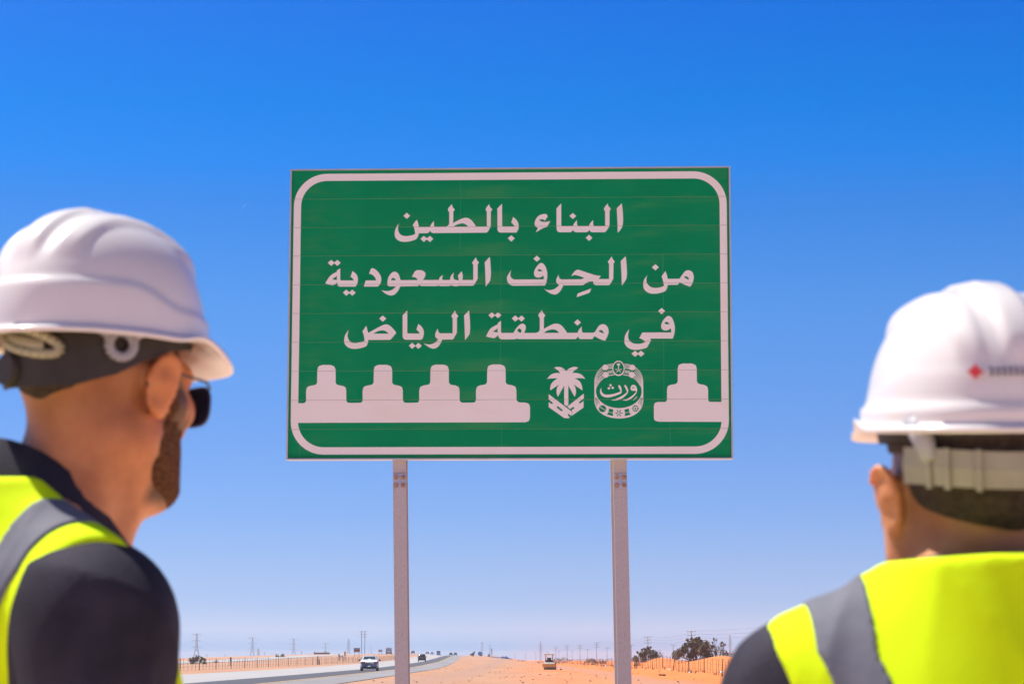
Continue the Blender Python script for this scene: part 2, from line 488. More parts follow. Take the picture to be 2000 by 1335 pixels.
def make_car(name, x, y, rz, paint, label, group, kind='sedan'):
    t = empty(name, (x, y, tz(x, y) + 0.05), rz)
    t.scale = (1.06, 1.06, 1.06)
    tag(t, label, 'car', group)
    if kind == 'sedan':
        secs = [(-2.30, .42, .80, .84, .70, .76, .70), (-2.22, .30, .92, .96, .78, .84, .74), (-1.75, .24, .98, 1.04, .84, .885, .74), (-1.45, .22, .98, 1.10, .86, .89, .70),
                (-0.70, .20, .97, 1.42, .87, .895, .60), (0.0, .20, .96, 1.46, .87, .90, .62), (0.55, .20, .94, 1.40, .87, .90, .62), (1.25, .22, .92, 1.02, .87, .89, .72),
                (2.0, .26, .80, .86, .82, .86, .66), (2.28, .38, .66, .70, .66, .72, .56)]
        rw, rt, rl = (-1.42, -0.74), (1.10, 1.40), (.62, .53)
        wr, tail_z, tail_y = 0.32, 0.80, -2.26
        plate_z = 0.70
    else:
        secs = [(-2.35, .50, 1.00, 1.05, .78, .84, .76), (-2.28, .34, 1.06, 1.12, .88, .94, .82), (-2.05, .30, 1.08, 1.62, .92, .97, .70), (-1.7, .30, 1.08, 1.76, .93, .98, .70),
                (0.0, .30, 1.06, 1.80, .93, .98, .72), (0.6, .30, 1.05, 1.72, .93, .98, .70), (1.25, .32, 1.02, 1.12, .93, .97, .80), (2.1, .36, .92, .98, .90, .94, .76), (2.4, .46, .80, .84, .76, .80, .66)]
        rw, rt, rl = (-2.285, -2.09), (1.14, 1.60), (.70, .64)
        wr, tail_z, tail_y = 0.38, 0.98, -2.32
        plate_z = 0.86
    loft_body(secs).build('body', paint, t, smooth=True)
    g = MB()
    g.add([(-rl[0], rw[0] - .02, rt[0]), (rl[0], rw[0] - .02, rt[0]), (rl[1], rw[1] - .03, rt[1]), (-rl[1], rw[1] - .03, rt[1])], [(0, 1, 2, 3)])
    g.build('rear_window', M['glass'], t)
    for s in (-1, 1):
        w = MB()
        zb, zt2 = secs[4][2] + .03, secs[4][3] - .10
        xo, xi = secs[4][5] * .985 + .012, secs[4][6] + (secs[4][5] - secs[4][6]) * .30 + .012
        w.add([(s * xo, -1.15, zb), (s * xo, .95, zb), (s * xi, .45, zt2), (s * xi, -.75, zt2)], [(0, 1, 2, 3)])
        w.build('side_window', M['glass'], t)
        l = MB(); l.box((s * .62, tail_y, tail_z), (.40, .10, .16)); l.box((s * .80, tail_y + .14, tail_z), (.10, .26, .17))
        l.build('tail_light', M['tail_red'], t)
        mi = MB(); mi.box((s * (secs[4][5] + .10), .72, secs[4][2] + .06), (.20, .10, .14))
        mi.build('wing_mirror', M['black_paint'], t)
    p = MB(); p.box((0, tail_y - .03, plate_z), (.42, .05, .20)); p.build('number_plate', M['plate'], t)
    bm_ = MB(); bm_.box((0, tail_y + .03, .34), (1.42, .16, .14)); bm_.build('rear_bumper', M['dark_metal'], t)
    wm = wheel_mesh(wr, .22)
    for sx in (-1, 1):
        for yy in (-1.38, 1.40):
            link('wheel', wm, t, (sx * (secs[4][5] - .13), yy, wr - .06))
    return t

CARS = 'vehicles driving on the highway'
make_car('sedan', -14.75, 262, 0.045, M['silver_paint'], 'silver white sedan seen from behind on the dark lane left of the sign post', CARS)
make_car('dark_suv', -22.8, 640, 0.03, M['black_paint'], 'dark estate car seen from behind on the pale paving right of the left sign post', CARS, 'suv')

def make_truck(name, x, y, w, h, label, cab, load, front=True):
    t = empty(name, (x, y, tz(x, y) + 0.08))
    tag(t, label, 'truck', CARS)
    b = MB(); b.box((0, 0, h * .36), (w, 2.2, h * .52)); b.box((0, -1.1, h * .14), (w * 1.02, .25, h * .12)); b.build('cab', cab, t)
    g = MB(); g.box((0, -1.12, h * .42), (w * .72, .08, h * .24)); g.build('windscreen', M['white_paint'] if front else M['tank_blue'], t)
    l = MB(); l.box((-w * .06, 3.6, h * .60), (w * .98, 5.0, h * .70)); l.box((-w * .14, 2.6, h * .97), (w * .6, 2.2, h * .09)); l.build('load', load, t)
    wm = wheel_mesh(h * .15, .3)
    for sx in (-1, 1):
        for yy in (-.3, 4.6): link('wheel', wm, t, (sx * w * .42, yy, h * .14))
    return t
make_truck('truck', -53.6, 1100, 2.5, 2.9, 'dark truck with white load facing us beyond the left fence', M['black_paint'], M['white_paint'])
make_truck('truck', -38.8, 1335, 1.9, 2.3, 'narrow truck with blue front on the pale paving at the crest', M['blue_paint'], M['dark_metal'], False)

def small_car(name, x, y, s, paint, label, flat=False):
    t = empty(name, (x, y, tz(x, y) + 0.08)); t.scale = (s, s, s)
    tag(t, label, 'car', CARS)
    secs = [(-2.2, .4, .9, .95, .72, .8, .74), (-2.1, .3, 1.0, 1.06, .82, .88, .78), (-1.6, .28, 1.0, 1.5, .84, .9, .64), (0, .28, 1.0, 1.62, .84, .9, .66), (.9, .28, .98, 1.1, .84, .9, .72), (2.1, .36, .82, .88, .78, .82, .66)]
    if flat: secs = [(a, b, c, min(d, 1.1), e, f_, g) for a, b, c, d, e, f_, g in secs]
    loft_body(secs).build('body', paint, t, smooth=True)
    if not flat:
        g = MB(); g.box((0, -1.95, 1.22), (1.2, .5, .34)); g.build('rear_window', M['glass'], t)
    wm = wheel_mesh(.36, .24)
    for sx in (-1, 1):
        for yy in (-1.35, 1.3): link('wheel', wm, t, (sx * .75, yy, .3))
    return t
small_car('pickup', -52.6, 1340, 1.15, M['grey_machine'], 'grey pickup on the skyline just right of the left sign post')
small_car('flat_car', -45.0, 1345, 0.95, M['black_paint'], 'low dark car on the skyline right of the dark estate car', True)
small_car('white_car', -42.6, 1345, 0.9, M['silver_paint'], 'small white car on the skyline beside the low dark car')
small_car('dark_van', -32.5, 1345, 0.95, M['black_paint'], 'left dark vehicle of the cluster at the end of the road')
small_car('dark_van', -30.2, 1350, 1.0, M['black_paint'], 'right dark vehicle of the cluster at the end of the road')
small_car('white_car', -31.0, 1335, 0.55, M['white_paint'], 'white car in front of two dark vehicles at the end of the road')

# ------------------------------------------------------------------ road roller
def make_roller(x, y, rz):
    t = empty('road_roller', (x, y, tz(x, y) - 0.01), rz)
    tag(t, 'yellow road roller with canopy standing on the orange sand', 'road roller')
    d = MB(); d.tube((-.82, 0, .56), (.82, 0, .56), .56, n=28); d.build('drum', M['drum'], t, smooth=False)
    f = MB()
    f.box((0, -.70, .66), (1.92, .14, .44)); f.box((-.90, .1, .62), (.12, 1.6, .34)); f.box((.90, .1, .62), (.12, 1.6, .34)); f.box((0, .80, .66), (1.9, .2, .4))
    f.build('drum_frame', M['yellow_machine'], t)
    h = MB()
    h.add([(-.86, -.66, .90), (.86, -.66, .90), (.80, .95, 1.16), (-.80, .95, 1.16), (-.86, -.66, .80), (.86, -.66, .80), (.80, .95, .9), (-.80, .95, .9)],
          [(0, 1, 2, 3), (0, 4, 5, 1), (1, 5, 6, 2), (3, 2, 6, 7), (0, 3, 7, 4)])
    h.build('hood', M['grey_machine'], t)
    c = MB(); c.box((-.15, 1.25, 1.14), (1.1, .7, .62)); c.box((-.15, 1.55, 1.48), (.62, .2, .62)); c.tube((-.15, 1.1, 1.4), (-.15, .95, 1.75), .2, n=8); c.build('operator_seat', M['dark_metal'], t)
    for sx in (-.66, .36):
        for yy in (.95, 1.95):
            p = MB(); p.box((sx, yy, 1.75), (.07, .07, .95)); p.build('canopy_post', M['yellow_machine'], t)
    ro = MB(); ro.box((-.15, 1.45, 2.26), (1.5, 1.7, .13), taper=.94); ro.box((-.15, 1.45, 2.35), (.12, .12, .08)); ro.build('canopy_roof', M['yellow_machine'], t)
    e = MB(); e.box((0, 2.5, .95), (1.3, 1.5, .75), taper=.85); e.build('engine_cover', M['yellow_machine'], t)
    wm = wheel_mesh(.56, .42)
    for sx in (-.62, .62): link('wheel', wm, t, (sx, 2.4, .56))
make_roller(5.6, 380, -0.10)

# ------------------------------------------------------------------ fences
def make_fence(x, ys, h, r, stakes, label, lean_seed, lean=0.03):
    rnd = random.Random(lean_seed)
    y0 = ys[0]
    t = empty('wire_fence', (x, y0, tz(x, y0)))
    tag(t, label, 'fence')
    oz = tz(x, y0)
    tops = []
    pm = {}
    for i, y in enumerate(ys):
        z = tz(x, y) - oz
        lx, ly = rnd.gauss(0, lean) * h, rnd.gauss(0, lean) * h
        mb = MB(); mb.tube((0, 0, -.15), (lx, ly, h), r, r * .85, n=6)
        p = mb.build('fence_post', M['fence_steel'], t, (0, y - y0, z), smooth=True)
        tops.append((lx, ly, y - y0, z))
    # thin stays between the posts and the running wires
    sb = MB(); sb.tube((0, 0, 0), (0, 0, h * .9), r * .34, n=4, caps=False)
    sm = sb.mesh('fence_stay', M['fence_steel'])
    for a, b in zip(tops[:-1], tops[1:]):
        for k in range(1, stakes + 1):
            q = k / (stakes + 1)
            yy = a[2] + (b[2] - a[2]) * q
            zz = tz(x, yy + y0) - oz
            o = link('fence_stay', sm, t, (rnd.gauss(0, .04), yy, zz + .02))
            o.rotation_euler = (rnd.gauss(0, .06), rnd.gauss(0, .04), 0)
            o.scale = (1, 1, rnd.uniform(.94, 1.06))
    w = MB()
    for q in (.28, .62, .93):
        for a, b in zip(tops[:-1], tops[1:]):
            w.tube((a[0] * q, a[2] + a[1] * q, a[3] + h * q), (b[0] * q, b[2] + b[1] * q, b[3] + h * q), .012, n=3, caps=False)
    w.build('fence_wire', M['fence_steel'], t)
    return t
make_fence(-35, [283 - 16.1 * 3 + 16.1 * i for i in range(34)], 1.35, .055, 4, 'long wire fence on dark posts along the left edge of the highway', 3, .02)
make_fence(18, [195, 217, 237, 259, 282, 303, 324, 349, 372, 400, 430, 458, 482, 506, 531, 558, 596, 630, 665, 700, 754, 824, 900, 980], 1.5, .06, 5,
           'leaning wire fence along the foot of the orange dunes at right', 5, .06)
# thick gate post in the left fence
g = MB(); g.tube((-.12, 0, 0), (-.12, 0, 1.5), .11, n=8); g.tube((.16, 0, 0), (.16, 0, .9), .1, n=8)
o = g.build('gate_post', M['fence_steel'], None, (-34.6, 452, tz(-34.6, 452)))
tag(o, 'thick dark double post standing in the line of the left fence', 'post')

# ------------------------------------------------------------------ poles and pylons
def pole_mesh(h, arms, r=.16, up=.35, span=1.5, double=False):
    mb = MB()
    if double:
        mb.tube((-.9, 0, -.3), (-.9, 0, h), r, r * .7, n=6); mb.tube((.9, 0, -.3), (.9, 0, h), r, r * .7, n=6)
    else:
        mb.tube((0, 0, -.3), (0, 0, h), r, r * .7, n=6)
    for k in range(arms):
        z = h - .25 - k * 1.45
        s = span * (1 if k != 1 else .92)
        mb.tube((-s, 0, z), (s, 0, z), .09, n=4)
        for x in (-s, s): mb.tube((x, 0, z), (x * 1.06, 0, z + up), .07, n=4)
    return mb.mesh('pole', M['wood'])
def place(me, name, x, y, label, cat, group, rz=0.0, s=1.0):
    o = link(name, me, None, (x, y, tz(x, y)))
    o.rotation_euler = (0, 0, rz); o.scale = (s, s, s)
    return tag(o, label, cat, group)
G3 = 'tall three armed power poles beyond the right fence'
m3 = pole_mesh(13.0, 3, .20, .42, 1.75)
main_poles = [(73, 1028, 'nearest tall power pole rising behind the big leafy bush'), (69, 1283, 'tall power pole rising behind the small round bush'),
              (57, 1704, 'tall three armed pole just left of the right sign post'), (52, 1935, 'second three armed pole leftward from the right sign post'),
              (43.7, 2003, 'third three armed pole leftward from the right sign post'), (38.8, 2239, 'three armed pole nearest the road roller on its right')]
for x, y, lb in main_poles: place(m3, 'utility_pole', x, y, lb, 'power pole', G3)
G1 = 'small T shaped poles beyond the right fence'
m1 = pole_mesh(9.0, 1, .15, .25, 1.3)
for x, y, lb in [(81, 1270, 'small T shaped pole between the two leafy bushes'), (60, 1272, 'small T shaped pole at the right side of the right sign post'),
                 (60, 1595, 'small T shaped pole at the left side of the right sign post'), (54.6, 1828, 'small T pole above the red roofed building'),
                 (49.5, 2082, 'small T pole between the second and third tall poles'), (39.8, 2142, 'faint small T pole right of the road roller canopy'),
                 (33, 2343, 'faint small T pole directly behind the road roller canopy'), (24, 2560, 'faint small T pole left of the lattice mast by the roller'),
                 (3.5, 2900, 'faintest small T pole above the scrub left of the roller'), (15, 2800, 'faint small T pole above the thin grey trees')]:
    place(m1, 'small_pole', x, y, lb, 'power pole', G1)
mh = pole_mesh(13.0, 3, .2, .3, 1.9, True)
place(mh, 'double_pole', -83, 1409, 'two legged power pole right of the brown road sign', 'power pole', 'poles beyond the left fence')
for x, y, h_, lb in [(-253, 2585, 9, 'dark pole with arm right of the short brown mast'), (-189, 2270, 9, 'dark pole with arms between two big pylons on the left'),
                     (-350, 2900, 8, 'faint thin pole right of the leftmost pylon'), (-335, 2950, 8.2, 'faint thin pole in the gap between the first two pylons'),
                     (-285, 3080, 7.8, 'faint pole above the two tiny trees'), (-277, 3090, 7.4, 'faint short pole right of the two tiny trees')]:
    place(pole_mesh(h_, 2, .22, .2, 1.1), 'far_pole', x, y, lb, 'power pole', 'poles beyond the left fence')

def pylon_mesh(h, base, waist, arms, armlen, thick, material, dense=False):
    mb = MB()
    zs = [0, h * .28, h * .50] + [h * (.5 + .5 * i / (7 if dense else 5)) for i in range(1, (8 if dense else 6))]
    def half(z):
        return base + (waist - base) * min(1, z / (h * .5)) if z < h * .5 else waist + (waist * .45 - waist) * (z - h * .5) / (h * .5)
    lv = [[(sx * half(z), sy * half(z), z) for sx, sy in ((-1, -1), (1, -1), (1, 1), (-1, 1))] for z in zs]
    for a, b in zip(lv[:-1], lv[1:]):
        for i in range(4):
            mb.tube(a[i], b[i], thick, n=4, caps=False)
            mb.tube(a[i], b[(i + 1) % 4], thick * .6, n=3, caps=False)
            mb.tube(a[(i + 1) % 4], b[i], thick * .6, n=3, caps=False)
    for z in arms:
        zz = h * z
        for s in (-1, 1):
            for yy in (-1, 1):
                mb.tube((s * half(zz), yy * half(zz), zz), (s * armlen, 0, zz), thick * .75, n=3, caps=False)
            mb.tube((s * half(zz), 0, zz + h * .035), (s * armlen, 0, zz), thick * .6, n=3, caps=False)
            mb.tube((s * armlen, 0, zz), (s * armlen, 0, zz - h * .045), thick * .5, n=3, caps=False)
    return mb.mesh('pylon', material)
GP = 'steel pylons of the line across the left plain'
pm = pylon_mesh(27, 3.4, .95, (.97, .74, .51), 5.2, .17, M['pylon'])
pyl = [(-312, 2500, 'leftmost and largest steel pylon beside the near man'), (-302, 2940, 'second steel pylon from the left above the fence'),
       (-266, 3080, 'third steel pylon from the left over the fence'), (-287, 3890, 'fourth steel pylon from the left over the fence'),
       (-273, 4900, 'faintest farthest pylon above the silver car')]
for x, y, lb in pyl: place(pm, 'steel_pylon', x, y, lb, 'pylon', GP)
tag(link('lattice_mast', pylon_mesh(25, 2.6, 1.1, (.8, .68, .56), 2.0, .15, M['pylon_brown'], True), None, (-185, 2860, 0)), 'dense brownish lattice mast left of the brown road sign', 'pylon')
tag(link('lattice_mast', pylon_mesh(16, 2.2, .8, (.78, .66, .54), 2.4, .15, M['pylon_brown'], True), None, (-320, 3190, 0)), 'short brown lattice mast right of the second pylon', 'pylon')
tag(link('lattice_mast', pylon_mesh(20, .9, .6, (.82, .72, .62, .52), 2.0, .15, M['pylon']), None, (29, 2573, 0)), 'slim lattice mast left of the road roller', 'pylon')
tag(link('lattice_mast', pylon_mesh(24, 1.0, .7, (.92, .76, .60), 1.9, .15, M['pylon']), None, (-38, 3216, 0)), 'faint slim mast above the blue tank', 'pylon')
tag(link('lattice_mast', pylon_mesh(21, .8, .5, (.95,), 1.2, .15, M['pylon']), None, (-29, 3300, 0)), 'faint thin mast right of the blue tank', 'pylon')
tag(link('lattice_mast', pylon_mesh(12, .6, .4, (.9, .8), .8, .15, M['pylon']), None, (-18.5, 2300, 0)), 'thin dark mast rising left of the long blue tarpaulin', 'pylon')
tag(link('lattice_mast', pylon_mesh(27.5, 1.2, .8, (.8, .7, .6), 2.2, .17, M['pylon']), None, (233, 2700, 0)), 'slim mast just left of the right man\'s arm', 'pylon')

def wires(name, pts, sag, r, label, group):
    """one conductor hung through a row of supports"""
    mb = MB()
    for a, b in zip(pts[:-1], pts[1:]):
        prev = None
        for i in range(9):
            q = i / 8
            p = Vector(a).lerp(Vector(b), q) - Vector((0, 0, sag * 4 * q * (1 - q)))
            if prev is not None: mb.tube(prev, p, r, n=3, caps=False)
            prev = p
    return tag(mb.build(name, M['dark_metal']), label, 'power cable', group)
GW = 'cables strung between the left pylons'
for side, z, lb in [(1, .93, 'top cable sagging between the left pylons'), (1, .70, 'middle cable sagging between the left pylons'), (1, .47, 'lowest cable sagging between the left pylons')]:
    pts = [(-330 + side * 5.2, 2100, 27 * z)] + [(x + side * 5.2, y, 27 * z) for x, y, _ in pyl]
    wires('power_cable', pts, 4.2, .055, lb, GW)
GR = 'cables strung between the right poles'
for k, lb in [(0, 'top cable on the right power poles'), (1, 'middle cable on the right power poles'), (2, 'lowest cable on the right power poles')]:
    pts = [(86, 560, 13.1 - 1.45 * k)] + [(x + 1.8, y, 13.1 - 1.45 * k) for x, y, _ in main_poles]
    wires('power_cable', pts, 1.4, .03, lb, GR)

# ------------------------------------------------------------------ boards, tank, tarp, buildings
def board(name, x, y, w, h, z0, board_m, label, cat, legs=True, stripes=0, group=None, rz=0):
    t = empty(name, (x, y, tz(x, y)), rz); tag(t, label, cat, group)
    b = MB(); b.box((0, 0, z0 + h / 2), (w, .12, h)); b.build('panel', board_m, t)
    for i in range(stripes):
        s = MB(); s.box((0, -.075, z0 + h * (.25 + .5 * i / max(1, stripes - 1))), (w * .8, .02, h * .14)); s.build('text_band', M['pink_board'], t)
    if legs:
        for s_ in (-1, 1):
            l = MB(); l.box((s_ * w * .36, .1, z0 / 2 + .05), (.10, .10, z0 + .1)); l.build('leg', M['dark_metal'], t)
    return t
board('brown_road_sign', -49.1, 800, 1.9, 1.32, 1.45, M['brown_board'], 'brown road sign board on two legs beyond the left fence', 'road sign', True, 2)
board('pink_road_sign', -52.3, 1005, 1.55, .9, 1.2, M['pink_board'], 'faded pink sign board above the fence right of the silver car', 'road sign')
board('yellow_sign', -42.6, 645, .46, 1.0, 1.35, M['yellow_machine'], 'small upright yellow sign beyond the left fence', 'road sign')
board('white_sign', -42.5, 630, .95, .45, .9, M['white_paint'], 'low white board under the small yellow sign', 'sign board')
board('dark_sign', -43.3, 633, .26, .9, .9, M['dark_metal'], 'narrow dark board left of the small yellow sign', 'sign board')
board('black_sign', -44.5, 400, .22, .62, .75, M['dark_metal'], 'narrow black sign on two legs beyond the left fence', 'road sign')
w_ = MB(); w_.box((0, 0, .45), (7.2, .3, .9)); w_.box((-3.4, 0, 1.0), (.5, .5, .5)); w_.box((1.8, 0, 1.0), (.3, .3, .6))
tag(w_.build('boundary_wall', M['brown_board'], None, (-86.5, 1150, tz(-86.5, 1150) - .1)), 'low brown wall behind the left fence near the gate post', 'wall')

t = empty('warning_board', (-18.2, 1165, tz(-18.2, 1165)))
tag(t, 'tilted brown triangular board on the crest left of the blue tank', 'warning board')
b = MB(); b.add([(-1.5, 0, .6), (.6, 0, -.1), (1.3, 0, 2.45), (-1.5, .5, .6), (.6, .5, -.1), (1.3, .5, 2.45)], [(0, 1, 2), (5, 4, 3), (0, 3, 4, 1), (1, 4, 5, 2), (2, 5, 3, 0)])
b.build('panel', M['brown_board'], t)
b = MB(); b.tube((.2, .8, 0), (.9, .3, 1.9), .08, n=5); b.build('prop', M['dark_metal'], t)
t = empty('water_tank', (-15.0, 1185, tz(-15.0, 1185))); tag(t, 'round blue tank on the crest of the sand', 'tank')
b = MB(); b.tube((0, -1.1, 1.15), (.2, 1.1, 1.15), .98, n=18); b.build('tank_body', M['tank_blue'], t)
b = MB(); b.box((.55, 0, .45), (.9, 2.0, .9)); b.build('stand', M['dark_metal'], t)
b = MB()
rows = []
for i in range(9):
    q = i / 8
    rows.append([(math.cos(a) * (1.0 - q) * .75 * (1 + .25 * math.sin(3 * a)), math.sin(a) * (1 - q) * .75, q * 1.55) for a in [2 * PI * k / 12 for k in range(12)]])
b.grid(rows, closed=True)
tag(b.build('bagged_heap', M['tarp_blue'], None, (-10.2, 1110, tz(-10.2, 1110) - .15), smooth=True), 'small pointed blue heap right of the blue tank', 'heap')
rows = []
for i in range(36):
    q = i / 35
    x = -8.8 + q * 9.0
    y = 1060
    hh = .32 + .55 * math.exp(-((q - .52) / .07) ** 2) + .75 * math.exp(-((q - .70) / .10) ** 2)
    b_ = tz(x, y) - .25
    rows.append([(x, y + math.cos(a) * .8, b_ + max(0, math.sin(a)) * (hh + .25)) for a in [PI * k / 6 for k in range(7)]])
b = MB(); b.grid(rows)
tag(b.build('tarpaulin', M['tarp_blue'], None, smooth=True), 'long dark blue tarpaulin draped over a sand ridge', 'tarpaulin')

t = empty('red_roofed_house', (62.5, 2010, -.1)); tag(t, 'low house with dark red roof left of the right sign post', 'house')
b = MB(); b.box((0, 0, .7), (6.4, 5, 1.4)); b.build('wall', M['block_wall'], t)
b = MB(); b.add([(-3.7, -3, 1.4), (3.7, -3, 1.4), (3.2, 0, 2.5), (-3.2, 0, 2.5), (-3.7, 3, 1.4), (3.7, 3, 1.4)], [(0, 1, 2, 3), (3, 2, 5, 4), (0, 3, 4), (1, 5, 2), (0, 4, 5, 1)]); b.build('roof', M['red_roof'], t)
b = MB(); b.box((-1.5, -2.55, .55), (.9, .1, 1.1)); b.build('door', M['dark_metal'], t)
t = empty('small_shed', (43.0, 1850, -.1)); tag(t, 'small dark roofed shed between the tall poles', 'shed')
b = MB(); b.box((0, 0, .5), (3.2, 2.5, 1.1)); b.build('wall', M['block_wall'], t)
b = MB(); b.box((0, 0, 1.2), (3.8, 3.0, .45), taper=.7); b.build('roof', M['dark_metal'], t)
b = MB()
for i in range(8):
    b.box((i * 3.1, i * 2.0, .45 + .05 * (i % 3)), (3.08, .3, .9 + .1 * (i % 3)), rz=.57 * 1.0)
tag(b.build('far_compound_wall', M['far_wall'], None, (76, 1230, 0)), 'long dark red wall far behind the right dunes', 'wall')

# ------------------------------------------------------------------ bushes
def bush(name, x, y, w, h, label, cat, seed, leaves, leaf_size, leaf_m, group=None, sparse=0.0, stems=7, zoff=-.1, d=None):
    rnd = random.Random(seed)
    t = empty(name, (x, y, tz(x, y) + zoff)); tag(t, label, cat, group)
    d = d or w * .7
    # lobes of foliage from the ground up, uneven in size, with sprigs standing out of the top
    lobes = []
    nl = max(5, int(stems * 1.8))
    for i in range(nl):
        q = (i + .5) / nl - .5
        env = 1 - .55 * (2 * q) ** 2
        zz = rnd.uniform(.22, .80) * env
        lobes.append((Vector((q * w * .92 + rnd.gauss(0, .05) * w, rnd.uniform(-.4, .4) * d, zz * h)), rnd.uniform(.13, .21) * h))
    sprigs = []
    for i in range(stems):
        q = (i + .5) / stems - .5
        env = 1 - .4 * (2 * q) ** 2
        sprigs.append((Vector((q * w * .85 + rnd.gauss(0, .04) * w, rnd.uniform(-.3, .3) * d, h * env * rnd.uniform(.84, 1.0))), h * .055))
    br = MB()
    for p, r in lobes + sprigs:
        base = Vector((p.x * .35 + rnd.gauss(0, .03) * w, p.y * .3, 0))
        mid = base.lerp(p, .5) + Vector((rnd.gauss(0, .05), rnd.gauss(0, .05), .02)) * h
        br.tube(base, mid, .020 * h, .014 * h, n=5, caps=False); br.tube(mid, p, .014 * h, .005 * h, n=4, caps=False)
        for _ in range(3):
            e = p + Vector((rnd.gauss(0, 1), rnd.gauss(0, 1), rnd.gauss(.4, 1))).normalized() * r * 1.3
            br.tube(mid.lerp(p, .7), e, .007 * h, .003 * h, n=3, caps=False)
    br.build('branch', M['bark'], t)
    lf = MB()
    wts = [r * r for _, r in lobes] + [r * r * 2.2 for _, r in sprigs]
    picks = rnd.choices(lobes + sprigs, wts, k=leaves)
    for q, r in picks:
        if sparse and q.x > -w * .2 and rnd.random() < sparse: continue
        p = q + Vector((rnd.gauss(0, 1), rnd.gauss(0, 1), rnd.gauss(0, 1))).normalized() * r * rnd.uniform(.45, 1.25)
        if p.z < .04: continue
        s = leaf_size * rnd.uniform(.6, 1.25)
        n = Vector((rnd.gauss(0, 1), rnd.gauss(0, 1), rnd.gauss(.5, 1))).normalized()
        a = n.orthogonal().normalized()
        a = Matrix.Rotation(rnd.uniform(0, 6.28), 3, n) @ a
        c = n.cross(a)
        lf.add([p - a * s, p - c * s * .55, p + a * s, p + c * s * .55], [(0, 1, 2, 3)])
    fo = lf.build('foliage', leaf_m, t)
    fo['kind'] = 'stuff'
    return t
bush('leafy_bush', 22.9, 316, 4.4, 3.0, 'largest dense leafy bush on the dune right of the right sign post', 'bush', 11, 6500, .12, M['leaf'], 'bushes on the right dunes', stems=9)
bush('leafy_bush', 25.8, 318, 3.2, 2.5, 'sparse branching bush right of the largest leafy bush', 'bush', 12, 900, .12, M['leaf'], 'bushes on the right dunes', sparse=.3, stems=6)
bush('leafy_bush', 20.9, 392, 4.0, 2.4, 'round leafy bush on the dune beside the right sign post', 'bush', 13, 4200, .12, M['leaf'], 'bushes on the right dunes', stems=7)
bush('dead_shrub', 22.8, 394, 1.4, 1.5, 'bare twiggy shrub right of the round leafy bush', 'bush', 14, 60, .1, M['leaf_dry'], 'bushes on the right dunes', stems=5)
bush('leafy_bush', -58.5, 470, 3.4, 1.7, 'dark green bush beyond the fence beside the near man\'s arm', 'bush', 15, 900, .17, M['leaf'], None, stems=6)
bush('low_shrub', -62, 530, 1.0, .6, 'tiny green shrub beyond the second fence post', 'bush', 16, 160, .12, M['leaf'], 'small plants beyond the left fence', stems=4)
bush('small_tree', -72, 775, 1.0, 1.1, 'left of two tiny green trees beyond the left fence', 'tree', 17, 200, .16, M['leaf'], 'small plants beyond the left fence', stems=3)
bush('small_tree', -70.4, 775, 1.2, 1.3, 'right of two tiny green trees beyond the left fence', 'tree', 18, 240, .16, M['leaf'], 'small plants beyond the left fence', stems=3)
GS = 'scrub along the right fence'
for i, (x, y, w, h, lb, kd) in enumerate([
        (20.5, 1000, 4.2, 2.6, 'grey green thin tree left of the road roller', 'leaf_dry'), (17.0, 960, 3.2, 2.2, 'thin grey tree at the end of the blue tarpaulin', 'leaf_dry'),
        (21.5, 700, 3.0, 1.9, 'green shrub just right of the road roller canopy', 'leaf'), (19.2, 590, 1.7, 1.4, 'dark shrub hiding behind the road roller canopy', 'leaf_dry'),
        (22.5, 640, 1.5, 1.1, 'small green shrub under the third tall pole', 'leaf'), (20.2, 560, 1.5, 1.0, 'low green shrub at the fence midway to the right sign post', 'leaf'),
        (27.0, 640, 2.2, 1.5, 'brownish shrub in front of the red roofed house', 'leaf_dry'), (30.5, 660, 1.6, 1.5, 'thin brown shrub left of the T shaped pole', 'leaf_dry'),
        (27.6, 560, 2.4, 1.8, 'olive shrub touching the left edge of the right sign post', 'leaf'), (3.2, 900, 4.6, .7, 'long low scrub under the blue tarpaulin', 'leaf_dry'),
        (9.5, 860, 4.0, .9, 'low dry scrub left of the thin grey trees', 'leaf_dry'), (14.0, 800, 4.0, 1.0, 'low dry scrub on the fence line left of the roller', 'leaf_dry'),
        (19.6, 470, .9, .8, 'little dark shrub on the sand by a fence post', 'leaf_dry'), (19.2, 388, 1.0, .9, 'dark tuft at the right edge of the right sign post', 'leaf_dry')]):
    bush('desert_shrub', x, y, w, h, lb, 'shrub', 40 + i, int(140 + 60 * w), .13 if h > 1 else .09, M[kd], GS, stems=5)

# litter and a plank on the sand
def litter(x, y, w, h, seed, label):
    rnd = random.Random(seed); mb = MB()
    rows = [[(w * (i / 4 - .5) + rnd.gauss(0, .03), (j / 3 - .5) * .5, max(.0, rnd.uniform(0, h)) * (1 if 0 < i < 4 and 0 < j < 3 else .15)) for i in range(5)] for j in range(4)]
    mb.grid(rows)
    tag(mb.build('litter', M['litter'], None, (x, y, tz(x, y) + .01)), label, 'litter', 'white litter by the right fence')
litter(19.2, 232, .6, .2, 1, 'white litter beside the leaning fence post at far right')
litter(18.4, 262, .45, .14, 2, 'white scrap right of the T pole at the fence foot')
litter(17.8, 286, .4, .12, 3, 'small white scrap left of a fence post')
litter(18.6, 500, .7, .35, 4, 'white bag on the sand left of the right sign post')
b = MB(); b.box((0, 0, .07), (.30, .85, .14)); 
o = tag(b.build('plank', M['rust'], None, (13.3, 224, tz(13.3, 224)), ), 'short dark plank half buried in the sand', 'plank'); o.rotation_euler = (0, .05, -.5)
